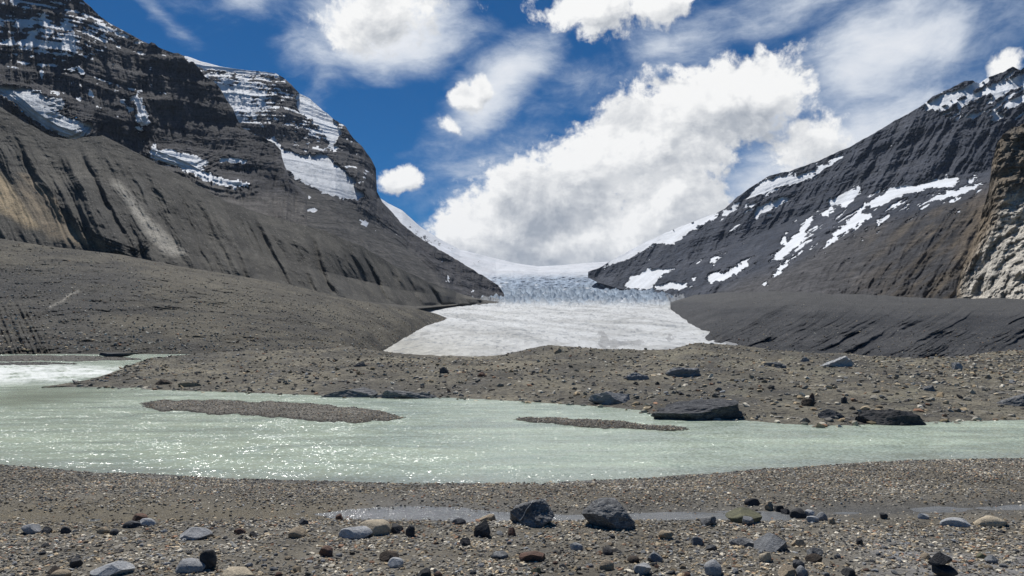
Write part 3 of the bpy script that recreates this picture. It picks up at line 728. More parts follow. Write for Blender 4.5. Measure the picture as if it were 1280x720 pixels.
# ---- lower debris apron at left
def debris_slope():
    up = [(-420, 270, 420), (0, 298, 370), (60, 308, 365), (150, 318, 365), (230, 334, 370), (300, 345, 380), (370, 358, 390), (430, 372, 400), (470, 380, 440), (520, 386, 570), (545, 392, 660), (558, 397.2, 700)]
    md = [(-420, 350, 260), (0, 364, 240), (150, 372, 240), (300, 388, 250), (430, 400, 290), (500, 400, 400), (545, 397.5, 610), (558, 397.6, 690)]
    lo = [(-420, 440, 150), (0, 440, 150), (110, 441, 150), (220, 443, 150), (300, 446, 155), (430, 447, 190), (466, 441, 252), (500, 426, 335), (530, 411, 465), (545, 404, 552), (558, 398.2, 675)]
    ft = [(-420, 450, 140), (0, 450, 140), (220, 452, 140), (430, 458, 180), (466, 450, 244), (500, 435, 326), (530, 419, 455), (545, 411, 540), (558, 402, 668)]
    bk = [(-420, 380, 480), (0, 380, 440), (300, 390, 440), (500, 410, 600), (545, 402, 720), (558, 400, 730)]
    PX, PY, D = loft(-420, 558, 1000, [bk, up, md, lo, ft], [10, 90, 90, 12])
    P = at(PX, PY, D); x, y, z = P[..., 0], P[..., 1], P[..., 2]
    top = np.clip(1 - np.abs(np.arange(len(PY)) - 10) / 25., 0, 1)[:, None]
    edge_ = sm(558, 500, PX)
    o = 12 * edge_ * fbm(x / 60, y / 60, z / 40, 5, .55, 61) + 5.5 * fbm(x / 16, y / 16, z / 14, 5, .66, 62) + .6 * fbm(x / 2.5, y / 2.5, z / 2.5, 2, .6, 63)
    bl = soft_poly(PX, PY, [(-430, 372), (0, 372), (40, 382), (62, 412), (72, 445), (-430, 445)], 9)
    cu = PX - .45 * (PY - 400)
    o -= bl * 5 * fbm(cu / 9, PY / 80, .2, 4, .6, 64, True)
    V = push(PX, PY, D, o)
    n = fbm(x / 35, y / 50, z / 20, 5, .6, 65)
    col = mix((.050, .047, .041), (.118, .106, .080), sm(-.4, .35, n + .6 * fbm(x / 8, y / 12, z / 5, 4, .6, 67)))
    col = mix(col, (.055, .055, .055), .55 * soft_poly(PX + 8 * n, PY + 5 * n, [(60, 335), (150, 330), (200, 350), (170, 372), (110, 400), (180, 430), (60, 440), (-400, 445), (-400, 360)], 14))
    col = mix(col, (.14, .126, .096), .5 * soft_poly(PX + 8 * n, PY + 5 * n, [(130, 322), (230, 336), (330, 354), (430, 384), (500, 402), (420, 405), (300, 380), (180, 345)], 14))
    wx = 2.5 * fbm(PX / 8, PY / 8, 4, 3)
    trail = soft_poly(PX, PY + wx, [(60, 384), (70, 378), (78, 376), (82, 369), (98, 363), (99, 365), (84, 371), (79, 378), (71, 380), (62, 386)], 1.2)
    col = mix(col, (.30, .28, .24), .8 * trail)
    q = mesh_obj('debris_slope', V, grid_quads(*PX.shape), earth_mat('debris earth', .5, .35, 1.8, 12, .6, .7), None, col)
    tag(q, 'rubbly brown debris slope running down to the water at the far left', 'slope', kind='structure')
    return V
V_debris = debris_slope()

# ---- right lateral moraine
def right_moraine():
    cr = [(838, 378, 1500), (850, 374, 1350), (870, 369, 1200), (900, 366, 1060), (940, 365, 930), (1000, 364, 820), (1060, 368, 740), (1120, 371, 690), (1200, 373, 640), (1290, 372, 600), (1700, 366, 480)]
    lo = [(838, 382, 1200), (850, 385, 900), (870, 402, 560), (890, 424, 370), (903, 436, 310), (960, 446, 260), (1040, 452, 235), (1120, 455, 225), (1290, 452, 220), (1700, 450, 190)]
    ft = [(838, 390, 1100), (870, 425, 420), (903, 450, 260), (1040, 462, 200), (1290, 462, 190), (1700, 462, 170)]
    bk = [(838, 396, 1700), (900, 386, 1300), (1060, 384, 900), (1290, 384, 720), (1700, 380, 560)]
    PX, PY, D = loft(838, 1700, 980, [bk, cr, lo, ft], [10, 150, 12])
    PY = PY + np.clip(1 - np.abs(np.arange(len(PY)) - 10) / 18., 0, 1)[:, None] * 3.0 * fbm(PX / 30, 0 * PX, 2.2, 5, .6, 5)
    P = at(PX, PY, D); x, y, z = P[..., 0], P[..., 1], P[..., 2]
    cu = PX + 1.75 * (PY - 400) + 14 * fbm(PX / 60, PY / 25, .3, 3, .5, 78)
    t = (PY - np.interp(PX, *np.array(cr)[:, :2].T)) / np.maximum(8, np.interp(PX, *np.array(lo)[:, :2].T) - np.interp(PX, *np.array(cr)[:, :2].T))
    zz = sm(.0, .35, t)
    g = fbm(cu / 70, PY / 260, .2, 5, .58, 72, True); g2 = fbm(cu / 22, PY / 140, .6, 4, .6, 73, True)
    o = 8 * fbm(x / 90, y / 90, z / 60, 4, .5, 74) - zz * (30 * g + 12 * g2) * D / 450 * (.35 + 1.1 * sm(-.25, .35, fbm(PX / 110, PY / 60, .4, 3, .5, 80))) + .9 * fbm(x / 5, y / 5, z / 5, 3, .6, 75)
    o += zz * 14 * fbm(PX / 90, PY / 22, .8, 4, .55, 79)
    V = push(PX, PY, D, o)
    n = fbm(x / 40, y / 60, z / 30, 5, .6, 76)
    col = mix((.036, .038, .042), (.062, .063, .066), sm(-.4, .4, n))
    col = mix(col, (.030, .030, .033), .6 * sm(.1, .6, zz * fbm(cu / 14, PY / 140, 2.6, 4, .6, 77)))
    col = mix(col, (.10, .098, .092), .5 * sm(.35, .1, t))
    q = mesh_obj('lateral_moraine', V, grid_quads(*PX.shape), earth_mat('dark moraine', .85, .45, 1.65, 10, .9, 1.2), None, col)
    tag(q, 'dark charcoal gravel moraine bank with slanting furrows at the right of the glacier', 'moraine', kind='structure')
    return V
V_rmor = right_moraine()

# ---- pale crag at the right edge
def crag():
    skyl = [(1196, 360, 760), (1204, 332, 758), (1212, 318, 756), (1220, 290, 754), (1227, 268, 752), (1236, 236, 750), (1240, 205, 748), (1247, 180, 746), (1254, 168, 744), (1264, 160, 742), (1285, 152, 740), (1340, 130, 735), (1460, 110, 720), (1600, 200, 700)]
    md = [(1196, 366, 740), (1212, 340, 730), (1236, 300, 715), (1260, 280, 700), (1300, 270, 665), (1600, 300, 620)]
    lo = [(1196, 372, 735), (1212, 366, 720), (1226, 370, 695), (1260, 374, 620), (1300, 374, 575), (1600, 376, 520)]
    ft = [(1196, 380, 720), (1300, 388, 560), (1600, 388, 500)]
    bk = [(1196, 380, 900), (1300, 380, 980), (1600, 380, 980)]
    PX, PY, D = loft(1196, 1600, 560, [bk, skyl, md, lo, ft], [15, 200, 130, 15])
    PY = PY + np.clip(1 - np.abs(np.arange(len(PY)) - 15) / 30., 0, 1)[:, None] * 4 * fbm(PX / 10, 0 * PX, 2.2, 4, .6, 15)
    P = at(PX, PY, D)
    o = relief(P, D, PX + .3 * PY, (26, 50), (6, 18, 30), (.22, 22, .5), (5, 9), 81, None, .6)
    x, y, z = P[..., 0], P[..., 1], P[..., 2]
    q_ = 3.2 * fbm((x + z) / 22, y / 22, (z - .6 * x) / 15, 3, .5, 87); o = o + 3 * (np.floor(q_) + sm(.75, 1, q_ - np.floor(q_)))
    V = push(PX, PY, D, o)
    n = fbm(x / 20, y / 20, z / 20, 5, .65, 86)
    pale = soft_poly(PX + 10 * n, PY + 14 * n, [(1205, 372), (1208, 340), (1228, 305), (1248, 270), (1262, 240), (1620, 200), (1620, 384), (1205, 384)], 9)
    col = mix((.15, .13, .105), (.27, .215, .15), sm(-.3, .4, n))
    col = mix(col, mix((.56, .52, .45), (.27, .255, .23), sm(.1, .45, fbm(x / 9, y / 9, z / 9, 4, .65, 89))), pale)
    col = mix(col, (.27, .20, .125), .5 * soft_poly(PX + 8 * n, PY + 8 * n, [(1196, 340), (1215, 300), (1236, 262), (1250, 280), (1232, 310), (1208, 342)], 8))
    q = mesh_obj('rock_cliff', V, grid_quads(*PX.shape), rock_mat('crag rock', 2.2, (1, 1, .8), (.45, 1.55)), None, col)
    tag(q, 'pale tan craggy rock cliff at the right edge above the dark moraine', 'cliff', kind='structure')
crag()

# ------------------------------------------------------------------ ground, river, bars, far bank
NEAR_SHORE = np.array([(-600, 566), (-200, 574), (0, 581), (60, 586), (120, 590), (200, 594), (300, 599), (400, 602), (480, 603), (560, 604), (640, 603), (720, 601), (800, 598), (870, 594), (940, 588), (1000, 585), (1060, 580), (1140, 576), (1200, 574), (1280, 573), (1500, 560), (1900, 548)])
STREAM_C = np.array([(-600, 645), (0, 650), (120, 653), (200, 648), (330, 646), (430, 646), (520, 643), (600, 647), (700, 650), (800, 649), (900, 647), (980, 648), (1060, 642), (1160, 640), (1280, 636), (1800, 630)])
STREAM_W = np.array([(-600, 8), (0, 13), (200, 13), (380, 11), (430, 13), (500, 19), (580, 18), (640, 10), (720, 8), (800, 10), (900, 12), (980, 12), (1060, 12), (1160, 9), (1280, 8), (1800, 8)])

def ground_z(x, y):
    x, y = np.asarray(x, float), np.asarray(y, float)
    ys = np.maximum(y, 3.2)
    px, py = pix(x, ys, 0.0)
    ns = np.interp(px, NEAR_SHORE[:, 0], NEAR_SHORE[:, 1]) + 2.2 * fbm(x / 1.3, y / 2.5, .5, 4, .6, 101)
    a = py - ns
    sc = np.interp(px, STREAM_C[:, 0], STREAM_C[:, 1]); sw = np.interp(px, STREAM_W[:, 0], STREAM_W[:, 1])
    land = .012 + .085 * sm(0, 26, a) + .018 * fbm(x / .9, y / .9, .1, 4, .6, 102) + .035 * fbm(x / 4, y / 3, .1, 3, .5, 103)
    st = np.exp(-((py - sc) / (sw * 1.05)) ** 2)
    land = land * (1 - st) + st * (.014 + .022 * fbm(x / .8, y / .5, .4, 3, .6, 104) + .024 * sm(440, 380, px) + .02 * sm(970, 1010, px) * sm(1170, 1130, px) + .012 * sm(1180, 1230, px) + .02 * sm(640, 655, px) * sm(690, 680, px))
    land = land + .11 * sm(668, 760, py)
    bed = -.02 - .45 * sm(0, -16, a)
    z = np.where(a > 0, land, np.minimum(bed, 0.012 + a * .012))
    behind = sm(232, 262, px) * sm(66, 84, y)
    z = np.where(behind > 0, z * (1 - behind) + behind * (.25 - 4.0 * sm(95, 200, y)), z)
    return np.where(y > 200, np.where(px > 250, -3.75, -.5) - 6 * sm(200, 900, y), z)

def build_ground():
    pys = np.arange(438.5, 760, .9)
    Y = [14000, 9000, 6000, 4000, 2500, 1500, 900, 600, 400, 300, 250] + list(np.abs((0 - H) / ray(640, pys)[1])) + [4.5, 3.2, 1.5, 0, -3, -10, -40, -120]
    Y = np.array(sorted(set(Y), reverse=True))
    pxs = np.concatenate([np.linspace(-9000, -700, 12), np.linspace(-600, -20, 120), np.arange(-18, 1300, 1.0), np.linspace(1302, 1900, 120), np.linspace(2000, 10000, 12)])
    u = (pxs - 640) / F
    X = u[None, :] * np.maximum(np.abs(Y), 6)[:, None]; YY = np.broadcast_to(Y[:, None], X.shape)
    Z = ground_z(X, YY)
    px, py = pix(X, np.maximum(YY, 3.2), 0.0)
    n = fbm(X / 2.2, YY / 1.6, .3, 5, .6, 111); n2 = fbm(X / .5, YY / .4, .3, 4, .6, 112)
    col = mix((.098, .088, .070), (.160, .143, .112), sm(-.4, .4, n))
    col = mix(col, (.10, .10, .10), .5 * sm(0, .5, n2))
    ns = np.interp(px, NEAR_SHORE[:, 0], NEAR_SHORE[:, 1])
    wet = sm(9, 1, py - ns)
    sc = np.interp(px, STREAM_C[:, 0], STREAM_C[:, 1]); sw = np.interp(px, STREAM_W[:, 0], STREAM_W[:, 1])
    st = np.exp(-((py - sc) / (sw * 1.2)) ** 2)
    mud = st * sm(500, 380, px)
    wetS = np.clip(np.maximum(wet, st * .9), 0, 1)
    col = mix(col, (.05, .049, .044), .7 * wetS)
    col = mix(col, (.105, .082, .04), .75 * np.clip(mud * 1.2 + .4 * n, 0, 1) * (mud > .15))
    bl = sm(648, 700, py) * sm(980, 1150, px)
    col = mix(col, (.21, .21, .215), .75 * bl * sm(-.1, .3, n))
    m = earth_mat('gravel ground', .03, .5, 1.6, 7, .022, .035, .85)
    nt = m.node_tree; b = nt.nodes['Principled BSDF']
    at_ = N(nt, 'ShaderNodeAttribute', attribute_name='wet'); nt.links.new(maprange(nt, at_.outputs['Fac'], 0, 1, .88, .32), b.inputs['Roughness'])
    o = mesh_obj('ground', np.stack([X, YY, Z], -1), grid_quads(*X.shape), m, None, col, True, {'wet': wetS})
    # rows run away from the viewer first, so flip to face up if needed
    tag(o, 'grey brown gravel shore and valley floor in front of the river', 'ground', kind='structure')
build_ground()

def build_river():
    pys = np.concatenate([np.linspace(431.5, 440, 12), np.arange(440.5, 625, .8)])
    pxs = np.concatenate([np.linspace(-1500, -60, 60), np.arange(-58, 1340, 1.25), np.linspace(1345, 2800, 60)])
    PX, PY = np.meshgrid(pxs, pys)
    P = on_plane(PX, PY, 0.0); x, y = P[..., 0], P[..., 1]
    rap = soft_poly(PX, PY, [(-1500, 462), (-200, 455), (0, 455), (90, 457), (152, 461), (165, 466), (120, 473), (60, 478), (0, 480), (-200, 482), (-1500, 490)], 5)
    h = .0 + .012 * fbm(x / .55, y / .8, .2, 3, .6, 121) + rap * (.20 * fbm(x / 2.2, y / 1.6, .3, 4, .6, 122, True) - .02)
    P[..., 2] = h
    fo = rap * sm(-.4, .15, fbm(x / 1.8, y / 2.6, .1, 4, .65, 123))
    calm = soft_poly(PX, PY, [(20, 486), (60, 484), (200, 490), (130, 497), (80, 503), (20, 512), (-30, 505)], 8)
    thin = sm(20, 0, np.interp(PX, NEAR_SHORE[:, 0], NEAR_SHORE[:, 1]) - PY)
    # streaks of surface foam drawn out by the current
    stx = fbm(x / 2.6 + y / 9, y / 1.1, .7, 5, .62, 125)
    fo = np.clip(fo + .35 * sm(.28, .6, stx) * (1 - calm), 0, 1)
    m, nt, b = new_mat('glacial water')
    af = N(nt, 'ShaderNodeAttribute', attribute_name='foam'); ac = N(nt, 'ShaderNodeAttribute', attribute_name='calm'); ath = N(nt, 'ShaderNodeAttribute', attribute_name='shallow')
    p = pos(nt, (1, .8, 1)); ps = pos(nt, (.35, 1.1, 1), (0, 0, math.radians(-6)))
    big = noise(nt, ps, .22, 6, .62, 1.2); wav = noise(nt, ps, 2.6, 5, .62, .5); rip = noise(nt, p, 11, 4, .65, .3)
    fl = noise(nt, pos(nt, (.16, .55, 1), (0, 0, math.radians(-7))), 1.3, 5, .62, 1.0)
    col = mixc(nt, maprange(nt, fl, .36, .64), (.325, .385, .315), (.525, .61, .475))
    col = mixc(nt, maprange(nt, wav, .5, .75, 0, .6), col, (.50, .54, .48))
    col = mixc(nt, math_n(nt, 'MULTIPLY', ath.outputs['Fac'], .5), col, (.22, .235, .23))
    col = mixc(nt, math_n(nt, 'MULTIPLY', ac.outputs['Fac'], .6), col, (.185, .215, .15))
    fn = noise(nt, ps, 7, 5, .7)
    fm = math_n(nt, 'MULTIPLY', af.outputs['Fac'], maprange(nt, fn, .30, .5), None, True)
    col = mixc(nt, fm, col, (.80, .82, .80))
    nt.links.new(col, b.inputs['Base Color'])
    b.inputs['Roughness'].default_value = .10; b.inputs['IOR'].default_value = 1.333; b.inputs['Specular IOR Level'].default_value = .5
    nt.links.new(maprange(nt, fm, 0, 1, .17, .6), b.inputs['Roughness'])
    def slope(vec, scale, det, k):
        t = N(nt, 'ShaderNodeTexNoise'); nt.links.new(vec, t.inputs['Vector']); t.inputs['Scale'].default_value = scale; t.inputs['Detail'].default_value = det; t.inputs['Roughness'].default_value = .6
        q = N(nt, 'ShaderNodeVectorMath', operation='MULTIPLY_ADD'); nt.links.new(t.outputs['Color'], q.inputs[0]); q.inputs[1].default_value = (k, k, 0); q.inputs[2].default_value = (-k / 2, -k / 2, 0)
        return q.outputs[0]
    a1 = slope(pos(nt, (.6, 1, 1)), 1.7, 3, 1.3); a2 = slope(pos(nt, (.8, 1, 1)), 14, 3, 3.3)
    su = N(nt, 'ShaderNodeVectorMath', operation='ADD'); nt.links.new(a1, su.inputs[0]); nt.links.new(a2, su.inputs[1])
    sc_ = N(nt, 'ShaderNodeVectorMath', operation='SCALE'); nt.links.new(su.outputs[0], sc_.inputs[0]); nt.links.new(math_n(nt, 'MULTIPLY', maprange(nt, ac.outputs['Fac'], 0, 1, 1, .4), maprange(nt, fl, .36, .62, .58, 1.02)), sc_.inputs['Scale'])
    ge = N(nt, 'ShaderNodeNewGeometry'); ad = N(nt, 'ShaderNodeVectorMath', operation='ADD'); nt.links.new(sc_.outputs[0], ad.inputs[0]); nt.links.new(ge.outputs['Normal'], ad.inputs[1])
    no = N(nt, 'ShaderNodeVectorMath', operation='NORMALIZE'); nt.links.new(ad.outputs[0], no.inputs[0]); nt.links.new(no.outputs[0], b.inputs['Normal'])
    Qr = grid_quads(*PX.shape); hid = ((PX > 262) & (y > 72)).ravel()
    Qr = Qr[~hid[Qr].any(1)]
    o = mesh_obj('river', P, Qr, m, None, None, True, {'foam': fo, 'calm': calm, 'shallow': thin})
    tag(o, 'wide milky green glacial river sparkling in the sun across the middle', 'river', kind='structure')
build_river()

def bar(name, px0, px1, ytop, ybot, hgt, label, colA, colB, seed):
    yt, yb = np.array(ytop, float), np.array(ybot, float)
    nc = int((px1 - px0) * 1.1); nr = 46
    pxs = np.linspace(px0, px1, nc)
    a = np.interp(pxs, yt[:, 0], yt[:, 1]); b = np.interp(pxs, yb[:, 0], yb[:, 1])
    amp_ = np.clip((b - a) / 12, .15, 1); wv = 5.0 * amp_ * fbm(pxs / 40, 0 * pxs, seed, 5, .6, seed); a = a + wv; b = b + 4.5 * amp_ * fbm(pxs / 26, 0 * pxs, seed + 3, 4, .6, seed)
    b = np.maximum(b, a + .4)
    t = np.linspace(-.12, 1.12, nr)[:, None]
    PX = np.broadcast_to(pxs, (nr, nc)); PY = a + (b - a) * t
    P = on_plane(PX, PY, 0.0); x, y = P[..., 0], P[..., 1]
    k = 4 * t * (1 - t)
    w = np.clip((b - a) / np.max(b - a) * 1.6, 0, 1)
    n = fbm(x / 1.1, y / 1.1, .2, 4, .6, seed)
    n3 = fbm(x / .8, y / 1.6, .9, 5, .65, seed + 7)
    P[..., 2] = np.where(k > 0, (hgt * w) * np.sqrt(np.clip(k, 0, 1)) * (.8 + .5 * n) + .085 * n3 - .022, .6 * k)
    col = mix(colA, colB, sm(-.4, .4, fbm(x / .8, y / .8, .5, 4, .6, seed + 1)))
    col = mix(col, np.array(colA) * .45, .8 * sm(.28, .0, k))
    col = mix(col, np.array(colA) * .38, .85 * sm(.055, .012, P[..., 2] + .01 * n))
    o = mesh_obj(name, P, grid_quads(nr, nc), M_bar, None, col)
    tag(o, label, 'gravel bar', kind='structure')
    return P, k
M_bar = earth_mat('bar gravel', .07, .45, 1.7, 7, .05, .085, .85)
BARS = []
BARS.append(bar('gravel_bar', 168, 505, [(168, 505), (200, 501), (260, 500.5), (340, 502), (420, 507), (470, 513), (505, 521)], [(168, 508), (200, 513), (260, 517), (330, 521), (400, 527), (450, 529), (490, 526), (505, 523)], .13,
    'long low gravel bar in the river left of centre', (.10, .092, .078), (.17, .155, .13), 1.2))
BARS.append(bar('gravel_bar', 632, 880, [(632, 523), (660, 522), (700, 522.5), (760, 526), (820, 531), (880, 537.5)], [(632, 524), (660, 528), (720, 533), (780, 537), (830, 538.5), (880, 538.5)], .09,
    'thin gravel bar in the river in front of the dark rock slab', (.085, .08, .07), (.15, .14, .12), 4.2))
BARS.append(bar('gravel_bar', -300, 176, [(-300, 444), (0, 445), (60, 444.5), (120, 445), (150, 446.5), (176, 448.5)], [(-300, 452), (0, 451.5), (90, 451.5), (130, 450.8), (176, 450)], .18,
    'flat dark gravel bar near the far left water under the debris slope', (.07, .068, .062), (.12, .11, .095), 6.2))
BARS.append(bar('gravel_bar', -300, 96, [(-300, 452.5), (0, 453.5), (60, 453.2), (96, 455)], [(-300, 458), (0, 457.5), (50, 457), (96, 456)], .22,
    'small dark shingle bar just above the white rapids', (.045, .045, .046), (.08, .078, .075), 8.2))

# ---- far bank: rubbly moraine mound between the river and the glacier
def far_bank():
    sh = [(52, 484.5), (100, 486), (200, 490.5), (300, 494), (400, 498), (470, 500.5), (560, 501), (640, 505), (700, 509), (760, 513), (800, 517), (818, 524), (860, 528), (930, 531), (980, 536), (1030, 538), (1090, 536), (1150, 533), (1220, 531), (1290, 530), (1500, 528), (1800, 526)]
    shd = [(a, b, float(on_plane(a, b, -.06)[1])) for a, b in sh]
    below = [(a, b + 2, float(on_plane(a, b + 2, -.5)[1])) for a, b in sh]
    cr = [(52, 483.5, 38.5), (90, 479, 41), (130, 468, 46), (165, 456, 54), (190, 449, 60), (215, 445.5, 64), (260, 441, 68), (320, 438, 70), (400, 436.5, 72), (440, 435, 72), (470, 438.5, 72), (520, 443.5, 72), (560, 446, 72), (600, 447.5, 72), (630, 444, 71), (660, 437, 70), (690, 431.5, 70), (720, 433.5, 70),
          (760, 436.5, 70), (800, 438.5, 70), (835, 438.5, 70), (850, 434.5, 70), (870, 430, 70), (890, 430, 70), (920, 433, 71), (960, 438, 72), (1000, 441, 72), (1060, 442, 72), (1090, 446, 66), (1130, 449, 60), (1180, 448, 61), (1220, 444, 66), (1290, 436, 72), (1500, 424, 74), (1800, 416, 76)]
    def lay(pts, z): return [(a, b, (H - zz) / -float(ray(a, b)[1])) for (a, b), zz in zip(pts, z)]
    m1 = lay([(52, 484.3), (90, 482.5), (130, 480), (215, 476.5), (300, 477), (400, 480), (470, 482), (560, 483), (640, 486), (700, 488), (760, 490), (818, 495), (900, 498), (1000, 504), (1060, 506), (1150, 504), (1290, 502), (1500, 501), (1800, 500)],
             [.02, .05, .11, .24, .28, .28, .26, .25, .27, .28, .3, .3, .32, .32, .32, .32, .32, .32, .32])
    m2 = lay([(52, 484.0), (90, 480), (130, 474), (165, 468), (215, 459), (300, 456), (440, 456), (520, 462), (600, 466), (700, 460), (760, 461), (870, 460), (1000, 468), (1150, 472), (1290, 466), (1800, 458)],
             [.03, .09, .22, .42, .78, .85, .85, .8, .75, .9, .9, .95, .85, .8, .85, .9])
    bk = [(52, 485, 39.5), (130, 474, 52), (215, 456, 76), (440, 447, 95), (700, 446, 100), (1000, 450, 95), (1290, 452, 95), (1800, 450, 95)]
    bb = [(52, 486, 40.5), (130, 482, 55), (215, 470, 80), (440, 462, 100), (1800, 464, 100)]
    PX, PY, D = loft(52, 1800, 1500, [bb, bk, cr, m2, m1, shd, below], [3, 12, 90, 70, 70, 6])
    P = at(PX, PY, D); x, y, z = P[..., 0], P[..., 1], P[..., 2]
    edge = sm(52, 120, PX)
    r = np.arange(len(PY))[:, None]
    lm = sm(247, 220, r) * edge
    o = lm * (.85 * fbm(x / 5.5, y / 7, .3, 5, .58, 131) + .12 * fbm(x / 1.0, y / 1.2, z, 4, .6, 132) + .10 * np.maximum(0, fbm(x / 1.6, y / 1.6, z, 3, .6, 133)))
    dz = o * np.clip((D - 24) / 34, .35, 1)
    P[..., 2] += dz * sm(247, 170, r) * (1 - .5 * np.clip(1 - np.abs(r - 15) / 14., 0, 1))
    n = fbm(x / 6, y / 9, z / 3, 5, .62, 135); n2 = fbm(PX / 60, PY / 16, .3, 5, .6, 136)
    col = mix((.10, .092, .075), (.215, .193, .143), sm(-.3, .35, n))
    col = mix(col, (.21, .20, .145), .55 * sm(0, .5, n2) * sm(560, 900, PX))
    col = mix(col, (.30, .27, .215), .6 * sm(.32, .55, fbm(PX / 45, PY / 5.5, .8, 4, .6, 137)) * sm(455, 470, PY))
    col = mix(col, (.06, .058, .053), .75 * sm(.12, .45, fbm(PX / 14, PY / 4, 1.8, 5, .65, 138)))
    col = mix(col, (.075, .075, .075), .6 * sm(0, .4, fbm(PX / 50, PY / 7, 2.8, 5, .65, 139)))
    shy = np.interp(PX, *np.array(sh).T)
    col = mix(col, (.060, .057, .050), .75 * sm(5, 0, shy - PY) * sm(90, 220, PX))
    col = mix(col, (.045, .045, .047), .7 * soft_poly(PX + 10 * n, PY + 3 * n, [(1062, 516), (1110, 514), (1150, 526), (1164, 536), (1090, 540), (1050, 530)], 5))
    q = mesh_obj('far_bank', P, grid_quads(*PX.shape), earth_mat('bank earth', .22, .5, 1.6, 8, .2, .3), None, col)
    tag(q, 'low rubbly brown moraine mound across the river in front of the glacier', 'bank', kind='structure')
    return P, PX, PY
P_bank, PXb, PYb = far_bank()

# ---- shallow side stream and pools on the near gravel
def stream():
    pxs = np.linspace(-300, 1600, 700); t = np.linspace(-1.5, 1.5, 26)[:, None]
    c = np.interp(pxs, STREAM_C[:, 0], STREAM_C[:, 1]); w = np.interp(pxs, STREAM_W[:, 0], STREAM_W[:, 1])
    PX = np.broadcast_to(pxs, (26, 700)); PY = c + w * t
    P = on_plane(PX, PY, .03)
    m, nt, b = new_mat('shallow water')
    p = pos(nt, (.7, 1.2, 1)); n1 = noise(nt, p, 14, 4, .6, .3); n2 = noise(nt, p, .8, 4, .6)
    nt.links.new(mixc(nt, maprange(nt, n2, .35, .65), (.15, .155, .155), (.24, .245, .245)), b.inputs['Base Color'])
    b.inputs['Roughness'].default_value = .12; b.inputs['IOR'].default_value = 1.333; b.inputs['Specular IOR Level'].default_value = .5
    bump(nt, b, n1, .05, .6)
    o = mesh_obj('stream', P, grid_quads(26, 700), m)
    tag(o, 'thin shallow stream and pools trickling across the near gravel behind the boulders', 'stream', kind='structure')
stream()

# ------------------------------------------------------------------ stones
def ico(sub):
    t = (1 + 5 ** .5) / 2
    v = [(-1, t, 0), (1, t, 0), (-1, -t, 0), (1, -t, 0), (0, -1, t), (0, 1, t), (0, -1, -t), (0, 1, -t), (t, 0, -1), (t, 0, 1), (-t, 0, -1), (-t, 0, 1)]
    f = [(0,11,5),(0,5,1),(0,1,7),(0,7,10),(0,10,11),(1,5,9),(5,11,4),(11,10,2),(10,7,6),(7,1,8),(3,9,4),(3,4,2),(3,2,6),(3,6,8),(3,8,9),(4,9,5),(2,4,11),(6,2,10),(8,6,7),(9,8,1)]
    v = [np.array(a, float) / math.sqrt(1 + t * t) for a in v]
    for _ in range(sub):
        c = {}; nf = []
        def mid(a, b):
            k = (min(a, b), max(a, b))
            if k not in c:
                q = v[a] + v[b]; v.append(q / np.linalg.norm(q)); c[k] = len(v) - 1
            return c[k]
        for a, b, d in f:
            x, y, z = mid(a, b), mid(b, d), mid(d, a)
            nf += [(a, x, z), (b, y, x), (d, z, y), (x, y, z)]
        f = nf
    return np.array(v), np.array(f)
ICO = {k: ico(k) for k in (0, 1, 2, 3, 4, 5)}

def rock_shape(sub, seed, planes=9, cut=.72, rough=.05, sharp=True, fine=.02):
    """A ball cut flat by random planes (angular) or lightly (rounded), then roughened; unit box, base at z=0."""
    r = np.random.default_rng(seed)
    v, f = ICO[sub]; v = v.copy()
    for _ in range(planes):
        n = r.normal(size=3); n /= np.linalg.norm(n)
        d = cut * r.uniform(.75, 1.15)
        k = np.maximum(0, v @ n - d)
        v -= (k * (1 if sharp else .6))[:, None] * n
    if sub >= 2:
        v *= (1 + rough * fbm(v[:, 0] * 1.7, v[:, 1] * 1.7, v[:, 2] * 1.7 + seed * 3.1, 4, .55, seed % 50) + fine * fbm(v[:, 0] * 7, v[:, 1] * 7, v[:, 2] * 7, 3, .6, seed % 37))[:, None]
    lo, hi = v.min(0), v.max(0)
    v = (v - lo) / (hi - lo); v[:, :2] -= .5
    return v, f

def ground_at(px, py):
    z = 0.0
    for _ in range(8):
        P = on_plane(px, py, z); z = float(ground_z(P[0], P[1]))
    return on_plane(px, py, z)

def stone(name, px0, px1, pyt, pyb, key, label, cat='stone', seed=0, planes=9, cut=.72, sharp=True, depth=.9, sub=3, base=None, group=None, sink=.5, rough=.06, yaw=0.0, fine=.02, taper=0):
    px = (px0 + px1) / 2
    B = ground_at(px, pyb) if base is None else base
    d = B[1]; w = (px1 - px0) * d / F
    hh = max((pyb - pyt) * d / F - .25 * w * depth * (H / d), .30 * (pyb - pyt) * d / F) * 1.05
    v, f = rock_shape(sub, seed, planes, cut, rough, sharp, fine)
    v[:, :2] *= (1 - taper * np.clip(v[:, 2:3] - .3, 0, 1))
    v = v * np.array([w, w * depth, hh * (1 + sink)]); v[:, 2] -= hh * sink
    if yaw:
        c, s = math.cos(yaw), math.sin(yaw); v = np.stack([v[:, 0] * c - v[:, 1] * s, v[:, 0] * s + v[:, 1] * c, v[:, 2]], -1)
    o = mesh_obj(name, v, f, stone_mat(key), smooth=(sub >= 3 and not sharp))
    o.location = (B[0], B[1] + w * depth * .42, B[2])
    tag(o, label, cat, group)
    return o

PLACED = []
def S(px0, px1, pyt, pyb, key, label, **kw):
    PLACED.append((px0, px1, pyt, pyb))
    return stone(kw.pop('name', 'stone'), px0, px1, pyt, pyb, key, label, seed=len(PLACED) * 7 + 3, **kw)

